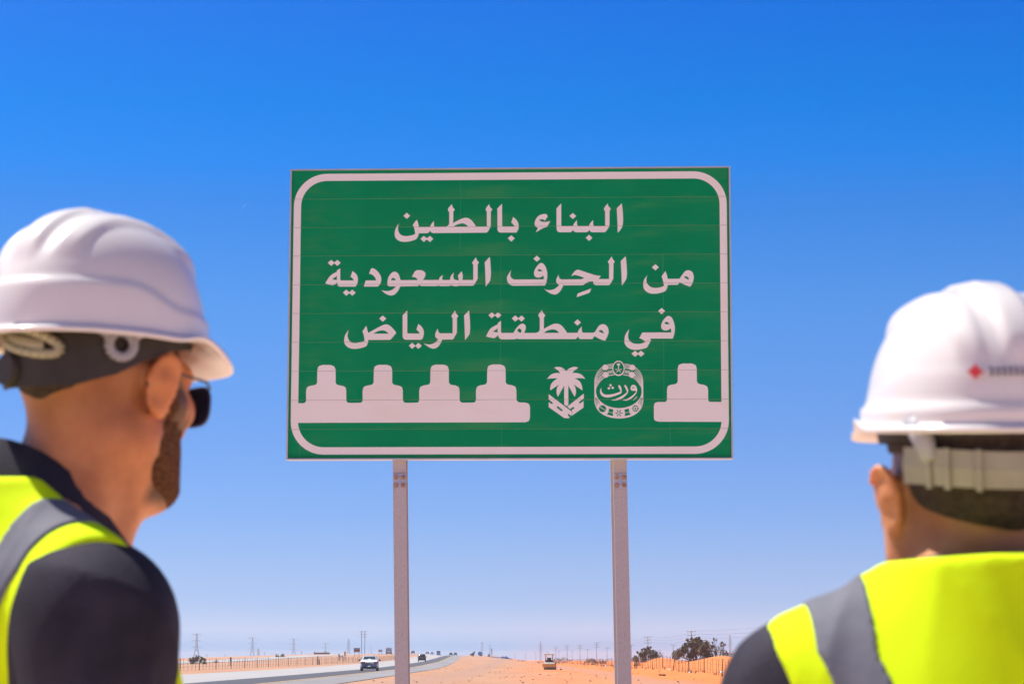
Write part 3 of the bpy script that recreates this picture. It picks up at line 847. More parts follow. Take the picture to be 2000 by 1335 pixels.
for i, (x, y, s, lb) in enumerate([(7.2, 372, .22, 'small dark rock right of the roller drum'), (14.6, 330, .16, 'small stone on the sand left of the right sign post')]):
    b = MB(); b.box((0, 0, s * .5), (s * 1.6, s, s), taper=.6)
    tag(b.build('stone', M['rust'], None, (x, y, tz(x, y) - .02)), lb, 'stone')

# loose stones and pebbles strewn over the verge and the sand (uncountable)
rnd = random.Random(77)
mb = MB()
for i in range(650):
    y = 118 + 420 * rnd.random() ** 1.6
    x = rnd.uniform(-9.0, 17.5) if rnd.random() < .8 else rnd.uniform(17, 30)
    s_ = rnd.choice((.025, .03, .04, .05, .09)) * rnd.uniform(.7, 1.3)
    mb.box((x, y, tz(x, y) + s_ * .25), (s_ * rnd.uniform(1, 2), s_ * rnd.uniform(.8, 1.6), s_ * .8), rz=rnd.random() * 3, taper=.55)
tag(mb.build('loose_stones', mat('stone_grey', (0.36, 0.20, 0.12), 0.95, 0.4, 0.8)), kind='stuff')
mb = MB()
for i in range(260):
    if rnd.random() < .6: y = rnd.uniform(190, 900); x = 18 + rnd.gauss(0, .5)
    else: y = rnd.uniform(240, 900); x = rnd.uniform(13, 30)
    z = tz(x, y)
    for k in range(7):
        a = rnd.random() * 6.28; h_ = rnd.uniform(.12, .42); r_ = rnd.uniform(.05, .22)
        dx, dy = math.cos(a) * r_, math.sin(a) * r_
        mb.add([(x - dy * .12, y, z), (x + dy * .12 + .02, y, z), (x + dx, y + dy, z + h_)], [(0, 1, 2)])
tag(mb.build('dry_grass', M['leaf_dry']), kind='stuff')

# the moon: a thin lit crescent high above the plain
mv = MB(); rows = []
mc = Vector((-1286.0, 12000.0, 1.35 + 2168.0))
for i in range(19):
    a = math.radians(52 + i * 9.0)
    limb = Vector((math.cos(a), 0, math.sin(a)))
    th = math.radians(27) * math.sin(PI * i / 18)
    rows.append([mc + (limb * math.cos(th * k / 4) + Vector((0, -1, 0)) * math.sin(th * k / 4)) * 22.0 for k in range(5)])
mv.grid(rows)
tag(mv.build('moon', mat('moon_dust', (0.30, 0.50, 0.90), 1.0), smooth=True), kind='structure')

# ------------------------------------------------------------------ the road sign
SIGN_W, SIGN_H = 3.0, 1.98885
S_POS = Vector((-0.01934, 16.9369, 3.69448))
S_ROT = Matrix.Rotation(-0.0437, 3, 'Z') @ Matrix.Rotation(-0.01537, 3, 'X') @ Matrix.Rotation(0.00151, 3, 'Y')
sign = empty('road_sign', (S_POS.x, S_POS.y, 0))
tag(sign, 'large green road sign with white Arabic lettering and emblems on two steel posts', 'road sign')
S_MAT = Matrix.Translation(Vector((0, 0, S_POS.z))) @ S_ROT.to_4x4()   # board space to sign space

# survey of the board: its corners as measured, so that lettering taken down in the same units can be laid out in metres
SRC = [(571.1, 333.0), (1423.8, 328.6), (1427.4, 891.7), (562.1, 896.8)]
DST = [(-1.5, SIGN_H / 2), (1.5, SIGN_H / 2), (1.5, -SIGN_H / 2), (-1.5, -SIGN_H / 2)]
A_ = []; B_ = []
for (x, y), (u, v) in zip(SRC, DST):
    A_ += [[x, y, 1, 0, 0, 0, -u * x, -u * y], [0, 0, 0, x, y, 1, -v * x, -v * y]]
    B_ += [u, v]
HG = np.linalg.solve(np.array(A_, float), np.array(B_, float))
def board_uv(x, y):
    d = HG[6] * x + HG[7] * y + 1
    return ((HG[0] * x + HG[1] * y + HG[2]) / d, (HG[3] * x + HG[4] * y + HG[5]) / d)

SHEETS = {'A': (760, 390, 12.5), 'B': (910, 390, 12.5), 'C': (1070, 390, 12.5), 'D': (630, 495, 12.5), 'E': (780, 495, 10.526), 'F': (985, 490, 14.053),
          'G': (1110, 490, 14.053), 'H': (1245, 500, 15.708), 'I': (665, 600, 12.5), 'J': (800, 600, 14.83), 'K': (945, 595, 15.385), 'L': (1060, 600, 14.286),
          'M': (1210, 595, 12.717), 'N': (1060, 700, 10.684), 'O': (1155, 700, 18.18), 'P': (1155, 755, 18.18), 'Q': (550, 690, 3.9216), 'R': (1240, 690, 6.07)}

def outline(spec):
    """'A 10,20 30,40~ ...' -> board points; ~ marks points on a curve"""
    pts = []; sh = None
    for tk in spec.split():
        if tk in SHEETS: sh = SHEETS[tk]; continue
        sm = tk.endswith('~')
        x, y = map(float, tk.rstrip('~').split(','))
        pts.append((*board_uv(sh[0] + x / sh[2], sh[1] + y / sh[2]), sm))
    out = []
    n = len(pts)
    for i in range(n):
        p0, p1, p2, p3 = pts[i - 1], pts[i], pts[(i + 1) % n], pts[(i + 2) % n]
        out.append((p1[0], p1[1]))
        if p1[2] or p2[2]:
            # corners end a curve: no tangent carried across them
            a = p0 if p1[2] else (2 * p1[0] - p2[0], 2 * p1[1] - p2[1])
            d = p3 if p2[2] else (2 * p2[0] - p1[0], 2 * p2[1] - p1[1])
            for t in (.25, .5, .75):
                q = []
                for k in (0, 1):
                    m1, m2 = (p2[k] - a[k]) / 2, (d[k] - p1[k]) / 2
                    q.append((2 * t**3 - 3 * t**2 + 1) * p1[k] + (t**3 - 2 * t**2 + t) * m1 + (-2 * t**3 + 3 * t**2) * p2[k] + (t**3 - t**2) * m2)
                out.append(tuple(q))
    return out

NPL = 10
PH = SIGN_H / NPL
JOINTS = [SIGN_H / 2 - PH * i for i in range(1, NPL)]

def sheet_mesh(name, polys, lift, material, cut=True):
    """polys: list of (outer, [holes]); flat film on the planks, slit where two planks meet"""
    bm = bmesh.new()
    for outer, holes in polys:
        loops = [[Vector((x, 0, z)) for x, z in l] for l in [outer] + holes]
        # tessellate in the xy plane
        flat = [[Vector((p.x, p.z, 0)) for p in l] for l in loops]
        tris = geometry.tessellate_polygon(flat)
        vs = [bm.verts.new((p.x, -lift, p.z)) for l in loops for p in l]
        for t in tris:
            try:
                f = bm.faces.new([vs[i] for i in t])
            except ValueError:
                pass
    bm.normal_update()
    for f in bm.faces:
        if f.normal.y > 0: f.normal_flip()
    if cut:
        for z in JOINTS:
            for off in (-.0009, .0009):
                geom = bm.verts[:] + bm.edges[:] + bm.faces[:]
                bmesh.ops.bisect_plane(bm, geom=geom, dist=1e-6, plane_co=(0, 0, z + off), plane_no=(0, 0, 1))
            kill = [f for f in bm.faces if abs(f.calc_center_median().z - z) < .0009]
            bmesh.ops.delete(bm, geom=kill, context='FACES')
    me = bpy.data.meshes.new(name)
    bm.to_mesh(me); bm.free()
    me.materials.append(material)
    return me

def on_board(o):
    o.parent = sign
    o.matrix_local = S_MAT.copy()
    return o

def film_material(name, base, base2, dust, dust_amt):
    m = bpy.data.materials.new(name); m.use_nodes = True
    nt = m.node_tree; N = nt.nodes; L = nt.links
    b = N['Principled BSDF']; b.inputs['Roughness'].default_value = 0.42; b.inputs['Specular IOR Level'].default_value = 0.05
    tc = N.new('ShaderNodeTexCoord')
    def noise(sc, det, st):
        mp = N.new('ShaderNodeMapping'); mp.inputs['Scale'].default_value = st
        L.new(tc.outputs['Object'], mp.inputs[0])
        n = N.new('ShaderNodeTexNoise'); n.inputs['Scale'].default_value = sc; n.inputs['Detail'].default_value = det; n.inputs['Roughness'].default_value = .6
        L.new(mp.outputs[0], n.inputs['Vector']); return n.outputs['Fac']
    def ramp(f, a, b_, p0, p1):
        r = N.new('ShaderNodeValToRGB'); r.color_ramp.elements[0].position = p0; r.color_ramp.elements[1].position = p1
        r.color_ramp.elements[0].color = a; r.color_ramp.elements[1].color = b_; L.new(f, r.inputs[0]); return r.outputs[0]
    c = ramp(noise(2.2, 3, (1, 1, 1)), (*base, 1), (*base2, 1), .35, .65)
    sm = ramp(noise(1.6, 5, (.55, 1, 1.9)), (0, 0, 0, 1), (1, 1, 1, 1), .52, .66)          # wiped dust smears
    sm2 = ramp(noise(7.0, 4, (.3, 1, 2.2)), (0, 0, 0, 1), (1, 1, 1, 1), .52, .75)
    mx = N.new('ShaderNodeMath'); mx.operation = 'MULTIPLY_ADD'
    L.new(sm, mx.inputs[0]); mx.inputs[1].default_value = dust_amt
    m2 = N.new('ShaderNodeMath'); m2.operation = 'MULTIPLY'; L.new(sm2, m2.inputs[0]); m2.inputs[1].default_value = dust_amt * .45
    L.new(m2.outputs[0], mx.inputs[2])
    mix = N.new('ShaderNodeMixRGB'); L.new(mx.outputs[0], mix.inputs[0]); L.new(c, mix.inputs[1]); mix.inputs[2].default_value = (*dust, 1)
    L.new(mix.outputs[0], b.inputs['Base Color'])
    ro = ramp(sm, (.36, .36, .36, 1), (.62, .62, .62, 1), 0, 1)
    L.new(ro, b.inputs['Roughness'])
    bp = N.new('ShaderNodeBump'); bp.inputs['Strength'].default_value = .05; bp.inputs['Distance'].default_value = .004
    L.new(noise(130, 2, (1, 1, 1)), bp.inputs['Height']); L.new(bp.outputs[0], b.inputs['Normal'])
    return m
M['green_film'] = film_material('green_film', (0.003, 0.25, 0.095), (0.005, 0.275, 0.105), (0.075, 0.30, 0.10), .42)
M['white_film'] = film_material('white_film', (0.88, 0.80, 0.77), (0.90, 0.82, 0.79), (0.80, 0.70, 0.56), .35)

# ten extruded planks, each with a rear lip that closes the joint below it
def plank_mesh():
    mb = MB()
    h = PH / 2; g = .0008
    mb.box((0, .017, 0), (SIGN_W, .030, PH - .0004), 1)
    mb.v = [(x, y - .0008, z) for x, y, z in mb.v]
    x0, x1 = -SIGN_W / 2, SIGN_W / 2
    e = .0008
    mb.add([(x0, .001, -h + g), (x1, .001, -h + g), (x1, 0, -h + g + e), (x0, 0, -h + g + e), (x1, 0, h - g - e), (x0, 0, h - g - e), (x1, .001, h - g), (x0, .001, h - g),
            (x0, .0014, -h + g), (x1, .0014, -h + g), (x1, .0014, h - g), (x0, .0014, h - g)],
           [(0, 1, 2, 3), (3, 2, 4, 5), (5, 4, 6, 7), (8, 9, 1, 0), (7, 6, 10, 11), (0, 3, 5, 7, 11, 8), (1, 9, 10, 6, 4, 2)], 0)
    return mb.mesh('plank', [M['green_film'], M['joint']])
pme = plank_mesh()
for i in range(NPL):
    o = link('plank', pme)
    on_board(o)
    o.matrix_local = S_MAT @ Matrix.Translation((0, 0, SIGN_H / 2 - PH * (i + .5)))
# edge channel round the board
def trim(c, s):
    mb = MB(); mb.box(c, s)
    return on_board(mb.build('edge_channel', M['aluminium']))
trim((-1.507, .014, 0), (.012, .046, SIGN_H + .018))
trim((1.507, .014, 0), (.012, .046, SIGN_H + .018))
trim((0, .016, SIGN_H / 2 + .0055), (SIGN_W + .002, .05, .010))
trim((0, .012, -SIGN_H / 2 - .0055), (SIGN_W + .002, .062, .010))
# faint vertical laps of the film, one or two per plank
for i in range(NPL):
    zc = SIGN_H / 2 - PH * (i + .5)
    xs = [(901 - 997) / 286.0] if i < 3 else ([(980.5 - 997) / 286.0, 1.05] if i < 8 else [(983 - 997) / 286.0, 1.09])
    if i == 3: xs.append((1296 - 997) / 286.0)
    if i >= 8: xs.append(-1.42)
    for x in xs:
        mb = MB()
        mb.add([(x - .0013, -.0005, zc - PH / 2 + .003), (x + .0013, -.0005, zc - PH / 2 + .003), (x + .0013, -.0005, zc + PH / 2 - .003), (x - .0013, -.0005, zc + PH / 2 - .003)], [(0, 1, 2, 3)])
        on_board(mb.build('film_lap', M['film_lap'] if 'film_lap' in M else M.setdefault('film_lap', mat('film_lap', (0.03, 0.31, 0.14), .4))))

# border line: rounded frame
def rrect(x0, x1, z0, z1, r, n=14):
    pts = []
    for cx, cz, a0 in ((x1 - r, z1 - r, 0), (x0 + r, z1 - r, 90), (x0 + r, z0 + r, 180), (x1 - r, z0 + r, 270)):
        for i in range(n + 1):
            a = math.radians(a0 + 90 * i / n)
            pts.append((cx + math.cos(a) * r, cz + math.sin(a) * r))
    return pts
bo = rrect(-1.485, 1.486, -SIGN_H / 2 + .027, SIGN_H / 2 - .0225, .228)
bi = rrect(-1.435, 1.437, -SIGN_H / 2 + .077, SIGN_H / 2 - .0725, .178)
on_board(link('border_line', sheet_mesh('border_line', [(bo, [bi])], .0010, M['white_film'])))

# castle battlement silhouettes
q = 'Q 112,536 112,385 165,385 180,380~ 188,365'
for k in range(4):
    ox, oy = 435.5 * k, -2.2 * k
    P_ = lambda s: ' ' + ' '.join(('%g,%g' % (float(t.rstrip('~').split(',')[0]) + ox, float(t.rstrip('~').split(',')[1]) + oy)) + ('~' if t.endswith('~') else '') for t in s.split())
    q += P_('188,290 198,262~ 225,250 248,247 265,240~ 273,228 275,130 285,103~ 315,91 375,91 405,103~ 416,130 416,228 425,240~ 442,247 465,250 490,262~ 498,290 498,360')
    if k < 3: q += P_('505,376~ 520,382 605,381 618,375~ 624,360')
q += ' 1814,368~ 1830,375 1870,375 1898,385~ 1908,410 1908,490 1898,515~ 1872,526'
on_board(link('battlement', sheet_mesh('battlement', [(outline(q), [])], .0013, M['white_film'])))
r_ = ('R 1040,567 895,567 875,560~ 867,540 867,425 855,385~ 815,365 785,362 752,350~ 735,328 735,180 720,135~ 675,115 570,115 525,133~ 510,180 510,328 496,350~ 465,362 435,365 395,383~ 383,425 '
      '383,540 375,562~ 355,570 275,570 240,583~ 228,615 228,755 240,788~ 285,802 1040,802')
on_board(link('battlement', sheet_mesh('battlement', [(outline(r_), [])], .0013, M['white_film'])))

WORDS = [
 # first line
 [('A 258,585 205,655~ 170,740~ 157,830~ 172,920~ 230,985~ 310,1020~ 410,1030~ 520,1018~ 620,990~ 690,962 735,885~ 750,820 965,818 1000,790~ 1030,752 1045,790~ 1095,815 2410,806 2450,765~ 2510,655 '
   '2513,290 2550,238 2490,170~ 2475,105 2405,190~ 2387,237~ 2395,268~ 2415,295 2413,655 2150,655 2090,565~ 2035,500~ 1965,452~ 1895,440~ 1800,465~ 1700,510~ 1590,572 1595,290 1632,240 1580,180~ 1560,108 '
   '1520,150~ 1475,205~ 1462,245~ 1472,275~ 1495,300 1495,560 1485,605~ 1455,640~ 1410,655 1145,658 1122,640~ 1118,520 1060,590~ 1030,640~ 1022,667 750,668 735,580~ 698,482 602,612 635,690~ 650,760~ 658,838 '
   '600,860~ 520,880~ 430,888~ 350,875~ 285,835~ 250,770~ 240,700~ 245,640~', ['A 1590,658 1680,608~ 1760,585~ 1830,578~ 1900,605~ 1960,658']),
  ('A 455,315 538,392 453,468 372,392', []), ('A 870,882 944,942 1022,882 1105,957 1022,1035 944,970 872,1035 786,957', []),
  ('B 912,98 913,635 930,657 1215,657 1190,612~ 1135,558 1180,422 1250,480~ 1300,555~ 1318,635~ 1308,720~ 1265,803 865,803 825,783~ 802,745~ 799,690 798,290 793,220', []),
  ('B 1135,870 1222,943 1135,1025 1050,943', [])],
 [('B 1732,805 1790,690 1735,660~ 1707,600~ 1717,525~ 1760,440~ 1840,375~ 1945,350~ 2000,362~ 2028,408 1992,465 1957,515 1925,487~ 1870,478~ 1815,500 1855,527~ 1920,543~ 2000,540~ 2090,520 2012,662 1920,695~ 1820,748~', []),
  ('C 1832,90 1850,250~ 1860,400~ 1858,560~ 1840,660~ 1790,745~ 1730,810 1724,560 1708,215', []),
  ('C 1485,95 1510,165~ 1565,222 1535,270 1530,640 1475,735~ 1420,797 1105,797 1065,777~ 1042,737 1010,775~ 970,797 710,797 668,777~ 645,737 615,775~ 580,797 315,797 268,778~ 245,735~ 241,680 240,215 357,92 355,625 375,647 '
   '640,647 665,590~ 737,497 740,610 770,648 1032,648 1055,590~ 1130,497 1134,610 1165,648 1425,648 1425,287 1400,252~ 1398,215~ 1430,165~', []),
  ('C 640,325 722,400 640,475 557,400', []), ('C 1032,858 1115,933 1035,1010 948,933', [])],
 # second line
 [('D 445,363 443,640 455,660 775,660 747,612~ 697,570 745,430 820,490~ 865,560~ 877,640~ 865,730~ 820,812 430,812 388,790~ 365,712 320,752~ 255,785 80,737 87,710~ 120,655~ 170,580~ 235,517~ 360,445 363,415',
   ['D 358,530 360,650 305,645~ 248,633 290,597~ 335,570~']),
  ('D 220,157 297,218 375,155 456,230 370,305 297,240 222,305 137,230', []), ('D 590,885 665,947 742,885 823,960 740,1037 665,972 590,1037 508,960', []),
  ('D 1200,375 1225,358~ 1300,385~ 1380,460~ 1435,550~ 1450,640~ 1428,735~ 1370,810 1022,810 1068,660 1325,660 1300,590~ 1235,525~ 1150,492', []),
  ('D 1455,895 1520,960~ 1610,1010~ 1700,1028~ 1780,1000~ 1850,930~ 1893,860~ 1912,805 E 390,672 412,660~ 430,643 447,660~ 475,672 790,672 812,664~ 825,650 842,666~ 870,674 1045,671 1075,655 1130,668~ 1190,677~ 1245,664 '
   '1530,663 1562,638~ 1632,522 1632,225 1660,183 1612,130~ 1597,75 1555,135~ 1520,185~ 1525,212~ 1542,232 1540,545 1318,545 1325,470~ 1318,415~ 1300,365 1222,458 1236,505~ 1240,553 1185,545~ 1142,525~ 1130,470~ 1140,390 '
   '1105,430~ 1075,475~ 1062,545 920,545 897,525 915,442 855,485 840,515~ 832,545 500,545 532,505~ 557,440~ 545,390~ 500,355~ 440,342~ 370,348~ 325,388~ 275,485 322,486~ 368,508~ 398,548 40,550 '
   'D 1900,570~ 1870,500~ 1825,458~ 1775,445~ 1715,468~ 1650,540~ 1612,630~ 1600,725~ 1610,785~ 1645,805 1815,803 1760,860~ 1680,905~ 1600,918~ 1520,912~',
   ['D 1690,655 1710,612~ 1745,595~ 1785,620~ 1805,658'])],
 [('E 1882,68 1895,200~ 1903,350~ 1903,430~ 1890,550~ 1850,615~ 1795,680 1788,400 1778,180', []),
  ('F 222,520 150,630~ 110,700~ 102,780~ 125,860~ 180,925~ 270,957 1145,950 1180,870~ 1205,740~ 1208,620~ 1185,500~ 1140,400~ 1090,345~ 1040,332~ 990,350~ 920,430~ 860,530~ 843,620~ 865,690~ 910,725~ 970,732~ 1030,720~ 1105,675 '
   '1113,780 300,785 235,750~ 200,700~ 195,620~', ['F 1075,555 1020,561~ 970,558~ 945,535~ 960,510~ 1000,503~ 1035,520~']),
  ('F 925,130 1018,215 923,300 828,215', []),
  ('F 1128,1045 1200,1110~ 1300,1170~ 1400,1195~ 1490,1170~ 1580,1080~ 1645,945 G 420,940 450,925~ 530,875~ 590,845~ 705,832 712,880~ 735,920~ 780,940 1140,940 1182,895~ 1258,760 1265,345 1300,295 1240,215~ 1217,150 1165,225~ 1115,285~ '
   '1115,322~ 1145,365 1142,770 858,770 918,680 850,678~ 750,660~ 600,615~ 350,530~ 290,517~ 230,540~ 170,595~ 112,685 130,690 190,662~ 250,668~ 330,690~ 465,738 430,760~ 370,778 F 1600,782 1548,755~ 1525,715~ 1522,648 1475,730~ '
   '1448,810~ 1462,870~ 1500,915~ 1540,935 1480,990~ 1400,1045~ 1300,1072~ 1200,1068~', []),
  ('G 285,1167 655,1028 615,1135 590,1155 250,1270', []),
  ('G 1600,145 1620,350~ 1632,560~ 1628,680~ 1605,790~ 1490,955 1480,600 1462,280', [])],
 [('H 328,585 240,700~ 205,800~ 200,900~ 225,1010~ 300,1090~ 400,1140~ 520,1155~ 650,1145~ 780,1110~ 880,1070 925,985~ 948,885 1255,882 1310,805 1480,885~ 1630,940 1700,830~ 1738,690~ 1735,590~ 1700,500~ 1640,450~ 1560,437~ 1480,465~ '
   '1400,560~ 1310,685~ 1260,696 945,698 920,580~ 878,458 760,628 800,740~ 835,910 740,950~ 620,972~ 520,970~ 420,940~ 340,870~ 300,780~ 300,680~', ['H 1440,650 1480,622~ 1520,620~ 1575,660~ 1603,722 1545,710~']),
  ('H 572,250 680,345 570,443 462,345', [])],
 # third line
 [('I 208,562 150,640~ 112,720~ 98,820~ 115,900~ 170,965~ 250,1008~ 350,1022~ 450,1015~ 560,990~ 645,955 680,880~ 692,802 1230,800 1262,768 1380,630 1330,560~ 1250,475~ 1180,430~ 1115,422~ 1040,445~ 900,515~ 690,632 645,455 548,592 '
   '580,680~ 602,828 500,855~ 400,875~ 310,870~ 235,830~ 195,760~ 183,680~', ['I 815,648 900,602~ 980,574~ 1070,570~ 1140,600~ 1195,648']),
  ('I 1048,205 1135,280 1048,358 962,280', []),
  ('I 1650,80 1648,625 1665,642 J 312,765 285,712~ 218,650 275,485 350,540~ 410,620~ 435,710~ 428,820~ 405,890~ 362,945 I 1610,797 1568,780~ 1540,735~ 1535,680 1535,230 1528,208', []),
  ('J 97,1030 187,1112 278,1030 375,1118 275,1210 187,1128 95,1210 0,1118', [])],
 [('J 425,1045 520,1120~ 620,1180~ 710,1203~ 800,1180~ 880,1110~ 940,1010~ 968,938 1270,935 1302,903~ 1395,738 1397,310 1440,255 1375,180~ 1345,92 1290,175~ 1242,245~ 1247,285~ 1275,325 1272,755 910,758 868,722~ 848,680~ 843,618 '
   '790,710~ 765,790~ 775,860~ 810,905~ 855,930 790,1000~ 700,1055~ 600,1078~ 510,1070~', []),
  ('J 1750,88 1770,300~ 1780,520~ 1775,680~ 1755,790~ 1630,955 1620,600 1605,240', [])],
 [('K 543,480 543,815 560,848 915,848 990,725~ 1080,622~ 1150,578~ 1205,568~ 1265,605~ 1288,670~ 1275,760~ 1238,848 1590,845 1662,818~ 1700,770~ 1708,700 1708,400 1680,360~ 1668,320~ 1695,255~ 1785,160 L 27,140~ 100,225 60,288 57,600 '
   '200,522~ 320,465~ 410,455~ 500,475~ 590,550~ 705,710 1000,708 1022,640~ 1112,530 1112,660 1145,705 1420,705 1475,685~ 1530,600~ 1600,505~ 1690,468~ 1780,490~ 1840,570~ 1858,660~ 1840,770~ 1760,930 1620,885~ 1462,800 1410,885 '
   '1080,885 1040,868~ 1010,808 975,855~ 940,885 K 1085,1033 1057,1026~ 1030,1012 1000,1027~ 940,1040 560,1040 500,1010~ 470,960~ 460,910 410,958~ 350,1000~ 300,1002~ 105,960 102,935~ 140,860~ 195,760~ 270,685~ 445,590 448,555',
   ['K 440,690 445,830 380,828~ 305,810 360,768~ 415,735~', 'K 1140,845 1075,825~ 1038,775~ 1060,730~ 1105,715~ 1150,755~ 1158,800~', 'L 52,712 150,652~ 250,622~ 340,618~ 420,650~ 480,712', 'L 1582,665 1620,635~ 1660,632~ 1700,665~ 1728,730 1655,708~']),
  ('K 270,225 360,306 458,225 555,315 455,408 360,325 268,410 165,318', []), ('K 970,320 1068,402 1160,320 1262,410 1160,508 1068,430 970,508 868,413', []), ('L 995,333 1090,420 995,510 898,422', [])],
 [('M 258,602 190,690~ 150,780~ 137,900~ 155,980~ 210,1050~ 300,1100~ 420,1115~ 530,1105~ 685,1065 720,1015~ 795,875 772,835 1330,835 1365,740~ 1385,620~ 1380,520~ 1350,400~ 1300,310~ 1225,272~ 1150,320~ 1080,410~ 1045,510~ 1060,590~ '
   '1110,628~ 1170,635~ 1230,615~ 1285,580 1297,683 580,685 505,825 580,858~ 655,920 560,955~ 450,965~ 350,950~ 270,895~ 232,820~ 232,720~', ['M 1255,470 1200,482~ 1150,475~ 1135,450~ 1160,422~ 1205,430~']),
  ('M 1060,75 1145,155 1058,232 970,157', []), ('M 398,1135 472,1197 545,1132 632,1207 545,1287 472,1225 398,1287 310,1210', [])],
]
for w in WORDS:
    on_board(link('lettering', sheet_mesh('lettering', [(outline(a), [outline(h) for h in hs]) for a, hs in w], .0010, M['white_film'])))

# palm and crossed bands emblem
palm = [('N 505,262 560,210~ 640,175~ 700,170~ 760,190 690,235~ 630,300 720,297~ 820,330~ 905,418 800,405~ 680,410 760,450~ 820,530~ 847,660 660,538 695,605~ 708,700~ 680,797 548,560 550,962 508,990 462,952 462,562 330,797 303,700~ 315,605~ '
         '355,538 172,662 180,560~ 230,480~ 325,410 200,412~ 107,425 180,340~ 280,300~ 380,302 330,240~ 250,192 310,172~ 400,180~ 460,215~', []),
        ('N 140,738 626,1108 606,1192 555,1150 535,1160~ 542,1185 578,1218 555,1240 465,1238 140,1010 140,905 190,942 215,942~ 222,918~ 140,850', ['N 322,990 306,1005~ 318,1030 400,1092 424,1090~ 426,1066 345,1000']),
        ('N 872,725 524,1000 585,1050 645,1003 668,1012~ 668,1035 608,1080 634,1100 614,1192 865,1015 865,880 800,928 772,925~ 775,898 868,828', [])]
on_board(link('palm_emblem', sheet_mesh('palm_emblem', [(outline(a), [outline(h) for h in hs]) for a, hs in palm], .0010, M['white_film'])))

# round heritage emblem with a crest, drums and stars
def O_(x, y): return board_uv(1155 + x / 18.18, 700 + y / 18.18)
def mirror(p): return (1985 - p[0], p[1])
def ell(cx, cy, rx, ry, n=40, a0=0, a1=360):
    return [(cx + rx * math.cos(math.radians(a0 + (a1 - a0) * i / n)), cy + ry * math.sin(math.radians(a0 + (a1 - a0) * i / n))) for i in range(n + (0 if a1 - a0 == 360 else 1))]
def stripe(pts, w):
    l, r = [], []
    for i, p in enumerate(pts):
        a, b = pts[max(0, i - 1)], pts[min(len(pts) - 1, i + 1)]
        d = math.hypot(b[0] - a[0], b[1] - a[1]) or 1
        nx_, ny_ = -(b[1] - a[1]) / d * w / 2, (b[0] - a[0]) / d * w / 2
        l.append((p[0] + nx_, p[1] + ny_)); r.append((p[0] - nx_, p[1] - ny_))
    return l + r[::-1]
def bez(p0, p1, p2, p3, n=10):
    return [tuple((1 - t)**3 * a + 3 * (1 - t)**2 * t * b + 3 * (1 - t) * t * t * c + t**3 * d for a, b, c, d in zip(p0, p1, p2, p3)) for t in [i / n for i in range(n + 1)]]
half = [(130, 800), (130, 1500)] + bez((130, 1500), (150, 1860), (480, 2110), (992, 2112), 14)[1:]
outer_l = half + [mirror(p) for p in half[::-1]][1:]
inner = ell(992, 1150, 808, 596, 44, -28, 208)                  # from right, round below, to left
layer1 = [outer_l + inner]
arcs = [bez((145, 830), (150, 560), (300, 370), (430, 295)), bez((165, 850), (190, 600), (320, 450), (430, 370)), bez((185, 880), (225, 660), (340, 530), (445, 450)),
        bez((205, 900), (260, 720), (370, 600), (450, 530)), bez((220, 930), (280, 770), (380, 660), (450, 600)), bez((230, 960), (290, 830), (390, 720), (490, 660))]
bars = [[(585, 224), (790, 190)], [(600, 285), (775, 258)], [(605, 350), (768, 322)], [(590, 458), (768, 428)], [(600, 512), (785, 480)], [(615, 598), (840, 560)]]
for a in arcs: layer1 += [stripe(a, 28), stripe([mirror(p) for p in a], 28)]
for a in bars: layer1 += [stripe(a, 32), stripe([mirror(p) for p in a], 32)]
circ = [ell(515, 312, 104, 104, 24), ell(530, 570, 106, 106, 24)]
circ += [[mirror(p) for p in c] for c in circ] + [ell(985, 340, 220, 270, 40)]
layer2g = [ell(985, 335, 184, 226, 36)]
crest = [stripe([(985, 215), (985, 380)], 30), ell(985, 205, 62, 42, 10), stripe([(875, 372), (960, 395), (1065, 478)], 24), stripe([(1098, 372), (1010, 395), (905, 478)], 24)]
P2 = lambda pts: [(x, y + 1000) for x, y in pts]
scal = [(415 + (128 + 12 * math.cos(i * PI)) * math.cos(i * PI / 18), 770 + (122 + 10 * math.cos(i * PI)) * math.sin(i * PI / 18)) for i in range(36)]
drum = [(615, 750), (800, 800), (775, 900), (785, 1030), (545, 970), (600, 950), (622, 870), (650, 780)]
sun_ = [(1580 + (128 if i % 2 else 92) * math.cos(i * PI / 12), 760 + (128 if i % 2 else 92) * math.sin(i * PI / 12)) for i in range(24)]
star = []
for k in range(6):
    a = k * PI / 3
    star.append([(992 + r * math.cos(a + d), 922 + r * math.sin(a + d)) for r, d in ((12, 0), (80, .26), (150, 0), (80, -.26))])
motifs = [scal, drum, [mirror(p) for p in drum], sun_] + star
fans = [[(160, 380), (205, 680)], [(182, 380), (245, 610)], [(205, 380), (310, 590)]]
motifs += [stripe(f, 15) for f in fans] + [stripe([mirror(p) for p in f], 15) for f in fans]
dots = [stripe([(290, 690), (545, 842)], 18), stripe([(618, 880), (770, 918)], 14), stripe([mirror(p) for p in ((618, 880), (770, 918))], 14), [(1515, 700), (1650, 690), (1640, 820), (1505, 815)]]
core = [[(1550, 735), (1610, 732), (1606, 790), (1546, 786)]]
def emb(name, polys, lift, m):
    on_board(link(name, sheet_mesh(name, [([O_(*p) for p in poly], []) for poly in polys], lift, m, cut=True)))
emb('round_emblem', layer1, .0010, M['white_film'])
emb('round_emblem_knot', circ, .0014, M['white_film'])
emb('round_emblem_ground', layer2g, .0018, M['green_film'])
for m_ in motifs: emb('emblem_motif', [P2(m_)], .0018, M['green_film'])
emb('round_emblem_crest', crest + [P2(d) for d in dots], .0022, M['white_film'])
emb('round_emblem_core', [P2(c) for c in core], .0026, M['green_film'])
